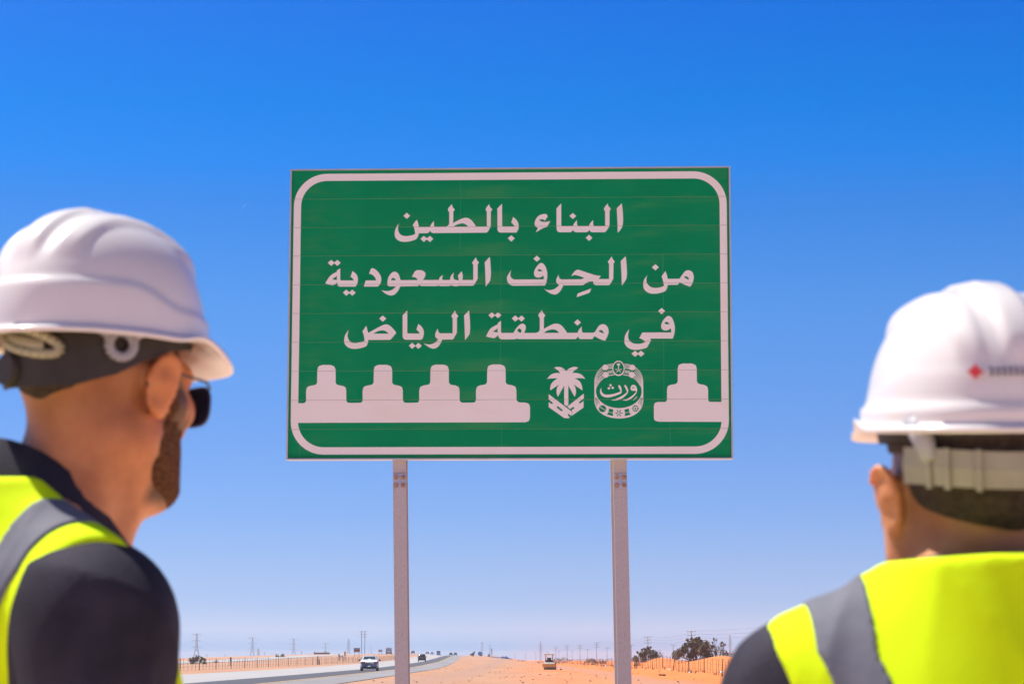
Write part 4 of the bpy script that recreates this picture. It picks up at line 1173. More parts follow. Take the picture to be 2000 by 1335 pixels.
ew = [('P 378,25 340,90~ 328,160~ 345,240~ 400,315~ 500,362~ 600,372~ 720,355~ 900,300~ 1075,230 1097,130~ 1075,10~ 1062,-10 1070,-15 1000,-85 970,-20 1010,65~ 1058,158 900,215~ 750,255~ 600,270~ 480,255~ 400,190~ 375,110~', []),
      ('P 710,465 850,475~ 1000,450~ 1150,375~ 1300,230 1325,130~ 1300,40~ 1278,-15 1215,-90 1185,-35 1240,70~ 1285,175 1200,250~ 1050,340~ 860,425~', []),
      ('P 1100,465 1230,478~ 1350,455~ 1480,370~ 1590,250~ 1640,130~ 1630,30~ 1580,-55~ 1505,-80~ 1440,-50~ 1408,30~ 1420,100~ 1470,130~ 1560,132~ 1612,155 1530,250~ 1400,350~ 1250,430~', ['P 1450,32 1492,5~ 1545,28 1500,40~']),
      ('P 1635,325 1645,350 1515,470 1500,455', []), ('O 697,885 750,940 700,995 648,940', []), ('O 645,995 695,1045 645,1100 585,1048', []), ('O 775,975 832,1025 775,1085 722,1028', [])]
on_board(link('lettering', sheet_mesh('lettering', [(outline(a), [outline(h) for h in hs]) for a, hs in ew], .0012, M['white_film'])))

# two box posts with bolted clamp plates
def post_film():
    m = M['galv'].copy(); m.name = 'galvanised_post'
    nt = m.node_tree; b = nt.nodes['Principled BSDF']
    tc = nt.nodes.new('ShaderNodeTexCoord'); mp = nt.nodes.new('ShaderNodeMapping'); mp.inputs['Scale'].default_value = (1, 1, .35)
    n = nt.nodes.new('ShaderNodeTexNoise'); n.inputs['Scale'].default_value = 42; n.inputs['Detail'].default_value = 6
    n2 = nt.nodes.new('ShaderNodeTexNoise'); n2.inputs['Scale'].default_value = 2.3
    mu = nt.nodes.new('ShaderNodeMath'); mu.operation = 'MULTIPLY'
    r = nt.nodes.new('ShaderNodeValToRGB'); r.color_ramp.elements[0].position = .395; r.color_ramp.elements[1].position = .43
    L = nt.links
    L.new(tc.outputs['Object'], mp.inputs[0]); L.new(mp.outputs[0], n.inputs['Vector']); L.new(tc.outputs['Object'], n2.inputs['Vector'])
    L.new(n.outputs['Fac'], mu.inputs[0]); L.new(n2.outputs['Fac'], mu.inputs[1]); L.new(mu.outputs[0], r.inputs[0])
    mx = nt.nodes.new('ShaderNodeMixRGB'); L.new(r.outputs[0], mx.inputs[0])
    src = b.inputs['Base Color'].links[0].from_socket
    L.new(src, mx.inputs[1]); mx.inputs[2].default_value = (.10, .055, .045, 1)
    L.new(mx.outputs[0], b.inputs['Base Color'])
    return m
M['post'] = post_film()
def make_post(x_top, lean, yaw, w, dpt):
    """x at the board's lower edge, sideways lean, quarter turn of the section"""
    top = S_POS.z + SIGN_H / 2 - .15
    zb = S_POS.z - SIGN_H / 2
    mb = MB()
    hw, hd = w / 2, dpt / 2
    tf, tw = .009, .007
    # rolled steel I section: two flanges and a web
    sec = [(-hw, -hd), (hw, -hd), (hw, -hd + tf), (tw / 2 + .006, -hd + tf), (tw / 2, -hd + tf + .006), (tw / 2, hd - tf - .006), (tw / 2 + .006, hd - tf), (hw, hd - tf), (hw, hd),
           (-hw, hd), (-hw, hd - tf), (-tw / 2 - .006, hd - tf), (-tw / 2, hd - tf - .006), (-tw / 2, -hd + tf + .006), (-tw / 2 - .006, -hd + tf), (-hw, -hd + tf)]
    rows = []
    for z in [-.3] + [top * i / 12 for i in range(13)]:
        rows.append([(x, y, z) for x, y in sec])
    mb.grid(rows, closed=True)
    nsec = len(sec)
    mb.f.append(tuple(len(mb.v) - nsec + i for i in range(nsec))); mb.mi.append(0)
    p = mb.build('post', M['post'], sign)
    xb = x_top + math.tan(lean) * zb
    p.location = (xb - S_POS.x, .048 + hd, 0)
    p.rotation_euler = (0, -lean, yaw)
    # clamp plate: rounded top corners, scalloped lower edge
    zc = zb - .155
    outl = [(-.046, .055), (.046, .055), (.048, .045), (.048, -.046), (.042, -.054), (.034, -.046), (.030, -.038), (.018, -.040), (.012, -.052), (.006, -.058), (-.006, -.058), (-.012, -.052), (-.018, -.040), (-.030, -.038), (-.034, -.046), (-.042, -.054), (-.048, -.046), (-.048, .045)]
    k = hw / .049
    pm_ = MB()
    n = len(outl)
    pm_.add([(x * k, -hd - .008, zc + z) for x, z in outl] + [(x * k, -hd + .001, zc + z) for x, z in outl], [tuple(range(n - 1, -1, -1))] + [(i, (i + 1) % n, n + (i + 1) % n, n + i) for i in range(n)])
    pm_.build('clamp_plate', M['plate_steel'], p)
    for sx in (-.027, .027):
        for sz in (.030, -.024):
            b_ = MB()
            b_.tube((sx * k, -hd - .008, zc + sz), (sx * k, -hd - .018, zc + sz), .0155, .014, n=10)
            b_.tube((sx * k, -hd - .018, zc + sz), (sx * k, -hd - .023, zc + sz), .007, .006, n=8)
            b_.build('bolt', M['bolt'], p)
    return p
make_post(-.762, math.radians(.92), math.radians(-2.0), .090, .150)
make_post(.724, math.radians(.92), math.radians(5.5), .094, .150)

# ------------------------------------------------------------------ people: bodies grown from distance fields
def smin(a, b, k):
    if k <= 0: return np.minimum(a, b)
    h = np.maximum(k - np.abs(a - b), 0) / k
    return np.minimum(a, b) - h * h * k * 0.25
def smax(a, b, k): return -smin(-a, -b, k)

class Ell:
    def __init__(s, c, r, k=.02, R=None): s.c, s.r, s.k, s.R = np.array(c, np.float32), np.array(r, np.float32), k, R; s.z = (c[2] - max(r), c[2] + max(r))
    def d(s, P):
        q = P - s.c
        if s.R is not None: q = q @ s.R
        k0 = np.sqrt(((q / s.r) ** 2).sum(-1)); k1 = np.sqrt(((q / (s.r * s.r)) ** 2).sum(-1))
        return k0 * (k0 - 1) / np.maximum(k1, 1e-6)
class Cap:
    def __init__(s, a, b, ra, rb=None, k=.02): s.a, s.b, s.ra, s.rb, s.k = np.array(a, np.float32), np.array(b, np.float32), ra, (ra if rb is None else rb), k; s.z = (min(a[2], b[2]) - max(s.ra, s.rb), max(a[2], b[2]) + max(s.ra, s.rb))
    def d(s, P):
        ba = s.b - s.a; pa = P - s.a
        t = np.clip((pa @ ba) / float(ba @ ba), 0, 1)
        return np.sqrt(((pa - t[..., None] * ba) ** 2).sum(-1)) - (s.ra + (s.rb - s.ra) * t)

def rot_zxy(yaw, pitch, roll):
    return np.array((Matrix.Rotation(yaw, 3, 'Z') @ Matrix.Rotation(pitch, 3, 'X') @ Matrix.Rotation(roll, 3, 'Y')), np.float32)

def fold(prims, P, d=None, grow=0.0):
    for p in prims:
        e = p.d(P) - grow
        d = e if d is None else smin(d, e, p.k)
    return d

def xform(prims, R, o):
    """head-space shapes carried to body space"""
    out = []
    for p in prims:
        if isinstance(p, Ell):
            c = R @ p.c + o
            R2 = R if p.R is None else R @ p.R
            out.append(Ell(c, p.r, p.k, R2))
        else:
            out.append(Cap(R @ p.a + o, R @ p.b + o, p.ra, p.rb, p.k))
    return out

def surface_nets(fn, lo, hi, h, zchunk=24, axes=None):
    """grows a closed quad mesh where fn < 0; axes: three coordinate lists, else an even lattice"""
    if axes is None:
        lo = np.array(lo, np.float32)
        n = np.ceil((np.array(hi) - lo) / h).astype(int) + 1
        xs = [lo[i] + h * np.arange(n[i], dtype=np.float32) for i in range(3)]
    else:
        xs = [np.asarray(q, np.float32) for q in axes]
        n = np.array([len(q) for q in xs])
    D = np.empty(n, np.float32)
    for z0 in range(0, n[2], zchunk):
        zz = xs[2][z0:z0 + zchunk]
        G = np.stack(np.meshgrid(xs[0], xs[1], zz, indexing='ij'), -1)
        D[:, :, z0:z0 + zchunk] = fn(G, (zz[0], zz[-1]))
    D[0] = np.maximum(D[0], 1e-3); D[-1] = np.maximum(D[-1], 1e-3); D[:, 0] = np.maximum(D[:, 0], 1e-3); D[:, -1] = np.maximum(D[:, -1], 1e-3)
    D[:, :, 0] = np.maximum(D[:, :, 0], 1e-3); D[:, :, -1] = np.maximum(D[:, :, -1], 1e-3)
    S = D < 0
    c = [S[i:n[0] - 1 + i, j:n[1] - 1 + j, k:n[2] - 1 + k] for i in (0, 1) for j in (0, 1) for k in (0, 1)]
    al = c[0].copy(); an = c[0].copy()
    for q in c[1:]: al &= q; an |= q
    act = an & ~al
    I = np.argwhere(act)
    ids = -np.ones(act.shape, np.int64); ids[act] = np.arange(len(I))
    acc = np.zeros((len(I), 3)); cnt = np.zeros(len(I))
    offs = np.array([(i, j, k) for i in (0, 1) for j in (0, 1) for k in (0, 1)])
    vals = [D[I[:, 0] + o[0], I[:, 1] + o[1], I[:, 2] + o[2]] for o in offs]
    for a in range(8):
        for b in range(a + 1, 8):
            if np.abs(offs[a] - offs[b]).sum() != 1: continue
            va, vb = vals[a], vals[b]
            m = (va < 0) != (vb < 0)
            t = np.where(m, va / np.where(m, va - vb, 1), 0)
            acc[m] += (offs[a] + t[:, None] * (offs[b] - offs[a]))[m]; cnt[m] += 1
    Q = I + acc / cnt[:, None]
    V = np.stack([np.interp(Q[:, i], np.arange(n[i]), xs[i]) for i in range(3)], -1)
    Fs = []
    for ax in range(3):
        u, w = [(1, 2), (2, 0), (0, 1)][ax]
        sl0 = [slice(None)] * 3; sl1 = [slice(None)] * 3
        sl0[ax] = slice(0, -1); sl1[ax] = slice(1, None)
        A, B = S[tuple(sl0)], S[tuple(sl1)]
        E = np.argwhere(A != B)
        ok = (E[:, u] > 0) & (E[:, w] > 0) & (E[:, u] < n[u] - 1) & (E[:, w] < n[w] - 1)
        E = E[ok]
        fl = A[E[:, 0], E[:, 1], E[:, 2]]
        def cid(du, dw):
            q = E.copy(); q[:, u] += du; q[:, w] += dw
            return ids[q[:, 0], q[:, 1], q[:, 2]]
        q = np.stack([cid(-1, -1), cid(0, -1), cid(0, 0), cid(-1, 0)], -1)
        q[~fl] = q[~fl][:, ::-1]
        Fs.append(q)
    return V, np.concatenate(Fs)

def near(prims, zr, m=.09):
    return [p for p in prims if p.z[0] - m < zr[1] and p.z[1] + m > zr[0]]

def skin_material(name, base, base2, stub):
    m = bpy.data.materials.new(name); m.use_nodes = True
    nt = m.node_tree; N = nt.nodes; L = nt.links
    b = N['Principled BSDF']; b.inputs['Roughness'].default_value = .48; b.inputs['Specular IOR Level'].default_value = .4
    b.inputs['Subsurface Weight'].default_value = .35; b.inputs['Subsurface Radius'].default_value = (1, .3, .15); b.inputs['Subsurface Scale'].default_value = .018
    tc = N.new('ShaderNodeTexCoord')
    n = N.new('ShaderNodeTexNoise'); n.inputs['Scale'].default_value = 22; n.inputs['Detail'].default_value = 7; L.new(tc.outputs['Object'], n.inputs['Vector'])
    r = N.new('ShaderNodeValToRGB'); r.color_ramp.elements[0].position = .3; r.color_ramp.elements[1].position = .7
    r.color_ramp.elements[0].color = (*base, 1); r.color_ramp.elements[1].color = (*base2, 1); L.new(n.outputs['Fac'], r.inputs[0])
    at = N.new('ShaderNodeAttribute'); at.attribute_name = 'stubble'
    n2 = N.new('ShaderNodeTexNoise'); n2.inputs['Scale'].default_value = 620; n2.inputs['Detail'].default_value = 2; L.new(tc.outputs['Object'], n2.inputs['Vector'])
    ad = N.new('ShaderNodeMath'); ad.operation = 'MULTIPLY_ADD'; L.new(n2.outputs['Fac'], ad.inputs[0]); ad.inputs[1].default_value = .7; ad.inputs[2].default_value = .55
    mu = N.new('ShaderNodeMath'); mu.operation = 'MULTIPLY'; mu.use_clamp = True; L.new(at.outputs['Fac'], mu.inputs[0]); L.new(ad.outputs[0], mu.inputs[1])
    mx = N.new('ShaderNodeMixRGB'); L.new(mu.outputs[0], mx.inputs[0]); L.new(r.outputs[0], mx.inputs[1]); mx.inputs[2].default_value = (*stub, 1)
    L.new(mx.outputs[0], b.inputs['Base Color'])
    bp = N.new('ShaderNodeBump'); bp.inputs['Strength'].default_value = .3; bp.inputs['Distance'].default_value = .002
    n3 = N.new('ShaderNodeTexNoise'); n3.inputs['Scale'].default_value = 240; L.new(tc.outputs['Object'], n3.inputs['Vector'])
    L.new(n3.outputs['Fac'], bp.inputs['Height']); L.new(bp.outputs[0], b.inputs['Normal'])
    return m

HEAD = [Ell((0, -.016, .036), (.0765, .103, .092), .02), Ell((0, .030, -.040), (.060, .066, .086), .035),
        Cap((-.048, .000, -.056), (-.022, .066, -.102), .024, .019, .03), Cap((.048, .000, -.056), (.022, .066, -.102), .024, .019, .03), Ell((0, .076, -.103), (.022, .018, .018), .022),
        Cap((-.048, .062, -.016), (-.056, .036, -.012), .020, .018, .02), Cap((.048, .062, -.016), (.056, .036, -.012), .020, .018, .02),
        Cap((-.044, .076, .024), (0, .094, .022), .011, .012, .018), Cap((.044, .076, .024), (0, .094, .022), .011, .012, .018),
        Cap((0, .094, .012), (0, .116, -.030), .009, .012, .012), Cap((-.011, .100, -.036), (.011, .100, -.036), .009, .009, .01),
        Cap((-.02, .092, -.064), (.02, .092, -.064), .0075, .0075, .01), Cap((-.017, .091, -.076), (.017, .091, -.076), .0085, .0085, .01)]
def ear_prims(s_, flare, EARS):
    Re = rot_zxy(s_ * math.radians(-flare), math.radians(-12), s_ * math.radians(8))
    ce = np.array((s_ * .0865, -.006, .003), np.float32)
    EARS += [Ell(ce, (.0055, .0185, .0315), .008, Re)]
    rim = []
    for i in range(9):                                   # folded rim of the ear, from the front over the top and down the back
        t_ = math.radians(40 + i * 27)
        rim.append(ce + Re @ np.array((s_ * .0035, .0165 * math.cos(t_), .0295 * math.sin(t_)), np.float32))
    EARS += [Cap(p, q, .0036, .0036, .003) for p, q in zip(rim[:-1], rim[1:])]
    EARS += [Ell(ce + Re @ np.array((s_ * -.001, .004, -.026), np.float32), (.0065, .0095, .0115), .006), Cap((s_ * .070, -.004, .012), (s_ * .082, -.008, .006), .014, .010, .010)]

def make_ears(flare):
    out = []
    for s_ in (-1, 1): ear_prims(s_, flare, out)
    return out

def crease(G, seeds, amp, freq):
    """cloth folds: ridged waves bent by a slow warp"""
    x, y, z = G[..., 0], G[..., 1], G[..., 2]
    out = 0.0
    for kx, ky, kz, ph in seeds:
        wv = .55 * np.sin(x * 11 * kz + y * 9 + z * 7 * kx + ph * 2) + .35 * np.sin(z * 17 * ky - x * 13 + ph)
        s1 = np.sin((kx * x + ky * y + kz * .6 * z) * freq + ph + 1.7 * wv)
        out = out + (1 - np.abs(s1)) ** 2.5 * amp * (.5 + .5 * np.sin(x * 8 * ky + z * 10 * kx + ph * 3))
    return out

def make_person(name, label, x, y, ear_z, neck_xy, body_yaw, head_yaw, head_pitch, head_roll, head_off, zs, skin, long_face, half_w, seed, hair_kind, shirt_collar, trap, vest_out=.010, flare=26, jaw=0.0, neck_slope=0.0, arm_fwd=0.0):
    rnd = random.Random(seed)
    root = empty(name, (x, y, 0), body_yaw)
    tag(root, label, 'person', 'men in hard hats and high visibility vests')
    Rh = rot_zxy(head_yaw - body_yaw, head_pitch, head_roll)
    ho = np.array((head_off[0], head_off[1], ear_z), np.float32)
    extra = [Cap((s * (.050 + jaw), .004, -.030), (s * (.042 + jaw * .5), .030, -.088), .024, .022, .035) for s in (-1, 1)] if jaw else []
    head = xform(HEAD + extra, Rh, ho)
    ears = xform(make_ears(flare), Rh, ho)
    nb = Rh @ np.array((0, -.030, -.06), np.float32) + ho
    neck = [Cap(nb, (0, -.040, zs + .01), .061, .066, .03), Cap(Rh @ np.array((0, .02, -.09), np.float32) + ho, (0, .03, zs + .01), .030, .035, .04)]
    w = half_w
    torso = [Ell((0, .0, zs - .17), (w * .88, .118, .22), .05), Ell((0, .0, zs - .42), (w * .80, .108, .22), .08), Ell((0, -.005, zs - .58), (w * .84, .112, .14), .06),
             Cap((-w * .86, -.008, zs - .012), (w * .86, -.008, zs - .012), .054, .054, .06),
             Cap((-.05, -.045, zs + trap), (-w * .82, -.018, zs + .004), .046, .046, .05), Cap((.05, -.045, zs + trap), (w * .82, -.018, zs + .004), .046, .046, .05),
             Cap((-.07, -.075, zs - .05), (-.07, -.07, zs - .25), .05, .05, .08), Cap((.07, -.075, zs - .05), (.07, -.07, zs - .25), .05, .05, .08)]
    hip = zs - .56
    arms, legs, hands = [], [], []
    for s in (-1, 1):
        sh, el, wr = (s * (w - .012), -.008 + arm_fwd, zs - .02), (s * (w + .045), -.035 + arm_fwd * 1.3, zs - .30), (s * (w + .035), .055, zs - .53)
        arms += [Ell((s * (w - .008), -.008 + arm_fwd, zs - .035), (.048, .056, .060), .05), Cap(sh, el, .050, .041, .04), Cap(el, wr, .041, .029, .02)]
        pa = (s * (w + .03), .085, zs - .60)
        hands += [Cap(wr, pa, .028, .030, .02), Cap((s * (w + .03), .10, zs - .575), (s * (w + .018), .105, zs - .635), .011, .009, .01)]
        hands += [Cap((pa[0] + s * .004, pa[1] - .026 + .018 * i, pa[2] - .01), (pa[0] - s * .004, pa[1] - .026 + .019 * i, pa[2] - (.075, .088, .084, .066)[i]), .0095, .008, .006) for i in range(4)]
        legs += [Cap((s * .085, 0, hip), (s * .10, .012, .47), .086, .058, .03), Cap((s * .10, .012, .47), (s * .105, -.02, .09), .056, .040, .02), Cap((s * .105, -.03, .045), (s * .12, .13, .035), .038, .030, .02)]
    body = head + ears + neck + torso + arms + hands + legs
    def body_fn(G, zr):
        p = near(body, zr)
        d = fold(p, G) if p else np.full(G.shape[:-1], 1, np.float32)
        return d
    def to_head(V): return (V - ho) @ Rh
    X_ = w + .16
    zax = np.concatenate([np.arange(-.012, zs - .16, .010), np.arange(zs - .16, ear_z - .15, .006), np.arange(ear_z - .15, ear_z + .15, .0036)])
    xax = np.concatenate([np.arange(-X_, -.125, .007), np.arange(-.125, .125, .0036), np.arange(.125, X_, .007)])
    yax = np.concatenate([np.arange(-.22, -.115, .006), np.arange(-.115, .205, .0040)])
    V, Fq = surface_nets(body_fn, None, None, None, axes=(xax, yax, zax))
    me = np_mesh('body', V, Fq, skin)
    q = to_head(np.asarray(V, np.float32))
    # beard and cropped hair shadow as real hair colour on the skin
    beard = sstep(-.008, -.040, q[:, 2]) * sstep(.006, .030, q[:, 1]) * sstep(-.128, -.110, q[:, 2]) * (np.abs(q[:, 0]) < .09)
    beard = np.maximum(beard, sstep(.020, .034, q[:, 1]) * sstep(.062, .046, q[:, 1]) * sstep(-.07, -.03, q[:, 2]) * (np.abs(q[:, 0]) > .03))
    beard = beard * (1 - sstep(.06, .075, q[:, 1]) * sstep(-.058, -.045, q[:, 2]))
    lip = (np.abs(q[:, 2] + .070) < .010) & (np.abs(q[:, 0]) < .026) & (q[:, 1] > .08)
    beard[lip] = 0
    on_ear = np.abs(q[:, 0]) > .082
    crop = sstep(.002, .022, q[:, 2] - .18 * (q[:, 1] + .05)) * sstep(.03, .012, q[:, 1])
    nape = sstep(-.070, -.018, q[:, 2]) * sstep(.004, -.03, q[:, 1])
    crop = np.maximum(crop, nape * (.6 if hair_kind == 'crop' else .6))
    side = sstep(.028, .038, q[:, 1]) * sstep(.060, .050, q[:, 1]) * sstep(-.01, .02, q[:, 2])
    st = np.maximum(np.maximum(beard * 1.1, crop * .85), side * .95)
    st[on_ear] = 0
    a = me.attributes.new('stubble', 'FLOAT', 'POINT'); a.data.foreach_set('value', st.astype(np.float32))
    link('body', me, root)

    # ---- hair
    def hair_fn(G, zr):
        d = fold(near(head, zr), G) if near(head, zr) else np.full(G.shape[:-1], 1, np.float32)
        Q = to_head(G)
        line = -.050 + .055 * np.clip(np.abs(Q[..., 0]) / .075, 0, 1) ** 3
        if hair_kind == 'crop': line = line + .030
        low = Q[..., 2] - (line - .012 * np.exp(-(Q[..., 0] / .014) ** 2))     # small point at the nape
        thick = .0075 * np.clip((low) / .050, 0, 1)
        cut = np.maximum(-low, Q[..., 1] - np.where(Q[..., 2] > .045, .03, -.022))
        return smax(d - thick + .0006, cut, .006)
    if True:
        V, Fq = surface_nets(hair_fn, (-.14, -.22, ear_z - .10), (.14, .20, ear_z + .14), .0045)
        link('hair', np_mesh('hair', V, Fq, M['hair']), root)

    # ---- short beard
    def beard_fn(G, zr):
        hp = near(head, zr)
        if not hp: return np.full(G.shape[:-1], 1, np.float32)
        d = fold(hp, G)
        Q = to_head(G)
        x, y_, z = np.abs(Q[..., 0]), Q[..., 1], Q[..., 2]
        wob = .002 * np.sin(z * 260 + y_ * 90) + .0015 * np.sin(y_ * 310 - z * 120)
        cheek = np.maximum(z + .020 + .38 * np.clip(y_ - .02, 0, .1), .016 - .42 * np.clip(-.03 - z, 0, .06) - y_) + wob
        cheek = np.maximum(cheek, -.124 - z)
        burn = np.maximum(np.maximum(.020 - y_, y_ - .036 + .1 * np.clip(z, 0, .05)), z - .040) + wob
        burn = np.maximum(burn, -.05 - z)
        lips = np.maximum(np.maximum(np.abs(z + .070) - .0085, x - .024), .07 - y_)
        reg = np.maximum(np.minimum(cheek, burn), -lips)
        thick = .0030 * np.clip(-reg / .020, 0, 1) + .0011 * np.sin(Q[..., 0] * 700 + z * 500) * np.sin(y_ * 650 - z * 420) * np.clip(1 + reg / .02, 0, 1)
        return np.maximum(np.maximum(d - thick + .0004, reg), -d - .012)
    if hair_kind == 'crop':
        V, Fq = surface_nets(beard_fn, (-.14, -.12, ear_z - .14), (.14, .20, ear_z + .06), .0030)
        link('beard', np_mesh('beard', V, Fq, M['beard']), root)

    # ---- shirt
    zl = zs - .62
    upper = torso + [p for p in arms if isinstance(p, Ell)] + [Cap((s * (w - .012), -.008 + arm_fwd, zs - .02), (s * (w + .045), -.035 + arm_fwd * 1.3, zs - .30), .054, .056, .05) for s in (-1, 1)]
    wr_ = [(rnd.uniform(-1, 1), rnd.uniform(-1, 1), rnd.uniform(-1, 1), rnd.uniform(0, 6)) for _ in range(7)]
    fold_caps = [Cap((w + .046, -.030, zs - .035), (w + .104, -.038, zs - .27), .012, .017, .0), Cap((w + .040, .018, zs - .03), (w + .104, .022, zs - .25), .011, .014, .0), Cap((w - .03, -.070, zs - .06), (w + .010, -.092, zs - .28), .012, .018, .0), Cap((w + .012, -.064, zs - .030), (w + .052, .01, zs - .034), .010, .012, 0),
                 Cap((w + .05, .02, zs - .06), (w + .075, .01, zs - .25), .009, .014, .0), Cap((-w - .040, -.045, zs - .03), (-w - .075, -.06, zs - .26), .010, .016, .0),
                 Cap((w * .6, -.02, zs + .045), (w + .03, -.03, zs - .025), .012, .016, 0)]
    def shirt_fn(G, zr):
        p = near(upper, zr)
        if not p: return np.full(G.shape[:-1], 1, np.float32)
        d = fold(p, G, grow=.010)
        for c in near(fold_caps, zr): d = smin(d, c.d(G), .012)
        x, y_, z = G[..., 0], G[..., 1], G[..., 2]
        d = d - crease(G, wr_[:5], .0062, 22) + .004
        nd = np.minimum.reduce([n_.d(G) for n_ in neck])
        d = smax(d, -(nd - .006), .008)                            # neck hole
        sl = np.where(np.abs(x) > w * .80, zs - .235 - z, zl - z)  # sleeve hems and lower hem
        return smax(d, sl, .006)
    V, Fq = surface_nets(shirt_fn, (-X_, -.30, zl - .02), (X_, .30, zs + .22), .0065)
    link('polo_shirt', np_mesh('polo_shirt', V, Fq, M['black_cloth']), root)

    # ---- collar: folded band leaning forward
    if shirt_collar:
        rows = []
        nA = 48
        ctr = Vector((0, -.012, zs + trap + .018))
        prof = [(.070, -.045), (.068, .030), (.071, .037), (.076, .035), (.092, -.004), (.097, -.016), (.094, -.020), (.086, -.010), (.078, .012)]
        for r, dz in prof:
            row = []
            for i in range(nA):
                an = 2 * PI * i / nA
                cx, cy = math.sin(an), math.cos(an)
                rr = r * (1 + .03 * math.sin(5 * an))
                tilt = -.060 * cy - .012 * math.cos(2 * an)
                row.append((ctr.x + cx * rr * .97, ctr.y + cy * rr * 1.10, ctr.z + dz + tilt))
            rows.append(row)
        mb = MB(); mb.grid(rows, closed=True)
        mb.build('collar', M['black_cloth'], root, smooth=True)

    # ---- vest
    yoke = [p for p in torso]
    nk = [Cap((0, -.045, zs - .05), (0, -.048, zs + trap + .045), .105, .078, .05)]
    vest_p = yoke + nk
    vw = [(rnd.uniform(-1, 1), rnd.uniform(-1, 1), rnd.uniform(-1, 1), rnd.uniform(0, 6)) for _ in range(6)]
    def arm_edge(z):
        t = np.clip((zs + .03 - z) / .16, 0, 1)
        e = (w + vest_out) - .045 * t ** .8
        return np.where(z < zs - .20, e + (zs - .20 - z) * 1.5, e)
    def vest_base(G, zr, grow):
        x, y_, z = G[..., 0], G[..., 1], G[..., 2]
        d = fold(near(vest_p, zr), G, grow=grow)
        d = d - crease(G, vw[:4], .0042, 17) + .002
        top = zs + trap + .056 - np.clip(y_ + .05, 0, .2) * 1.1 - np.clip(np.abs(x) - .03, 0, .1) * neck_slope
        d = smax(d, z - top, .008)                                  # neckline drops forward
        vneck = np.where(y_ > .0, (zs - .22 + np.abs(x) * 2.6) - z, 1.0)   # V opening in front
        d = smax(d, -np.where(y_ > .02, np.maximum(-(vneck) * .35, np.abs(x) * 0 - .02), .02), .004)
        d = smax(d, np.abs(x) - arm_edge(z), .006)
        return smax(d, zs - .58 - z, .005)
    def vest_fn(G, zr):
        if not near(vest_p, zr): return np.full(G.shape[:-1], 1, np.float32)
        return vest_base(G, zr, .021)
    V, Fq = surface_nets(vest_fn, (-X_, -.30, zs - .60), (X_, .30, zs + .20), .0062)
    vest = link('safety_vest', np_mesh('safety_vest', V, Fq, M['vest']), root)
    def strip_fn(side):
        def fn(G, zr):
            if not near(vest_p, zr): return np.full(G.shape[:-1], 1, np.float32)
            x, z = G[..., 0] * side, G[..., 2]
            d = vest_base(G, zr, .0238)
            c = arm_edge(np.maximum(z, zs - .20)) - .055 + np.where(z < zs - .2, 0, 0)
            return np.maximum(d, np.abs(x - c) - .0235)
        return fn
    for side in (-1, 1):
        lo_, hi_ = sorted((side * .02, side * (w + .05)))
        V, Fq = surface_nets(strip_fn(side), (lo_, -.24, zs - .45), (hi_, .22, zs + .16), .0036)
        link('reflective_strip', np_mesh('reflective_strip', V, Fq, M['reflective']), vest)
    def band_fn(G, zr):
        if not near(vest_p, zr): return np.full(G.shape[:-1], 1, np.float32)
        d = vest_base(G, zr, .0238)
        return np.maximum(d, np.abs(G[..., 2] - (zs - .36)) - .025)
    V, Fq = surface_nets(band_fn, (-X_, -.30, zs - .40), (X_, .30, zs - .32), .0065)
    link('reflective_band', np_mesh('reflective_band', V, Fq, M['reflective']), vest)
    # ---- trousers and shoes
    def tr_fn(G, zr):
        ps = legs[0:2] + legs[3:5] + [Ell((0, -.005, zs - .58), (w * .84, .112, .14), .06)]
        p = near(ps, zr)
        if not p: return np.full(G.shape[:-1], 1, np.float32)
        return smax(fold(p, G, grow=.014), .075 - G[..., 2], .006)
    V, Fq = surface_nets(tr_fn, (-.28, -.25, .05), (.28, .25, zs - .42), .010)
    link('trousers', np_mesh('trousers', V, Fq, M['trousers']), root)
    for s in (-1, 1):
        def sf(G, zr):
            d = fold([Cap((s * .105, -.035, .05), (s * .12, .14, .040), .046, .038, .02), Cap((s * .105, -.02, .06), (s * .105, -.02, .12), .050, .052, .02)], G)
            return smax(smax(d, .002 - G[..., 2], .004), G[..., 2] - .11, .004)
        V, Fq = surface_nets(sf, (s * .11 - .09, -.12, -.01), (s * .11 + .09, .24, .14), .008)
        link('shoe', np_mesh('shoe', V, Fq, M['shoe']), root)
    return root, Rh, ho

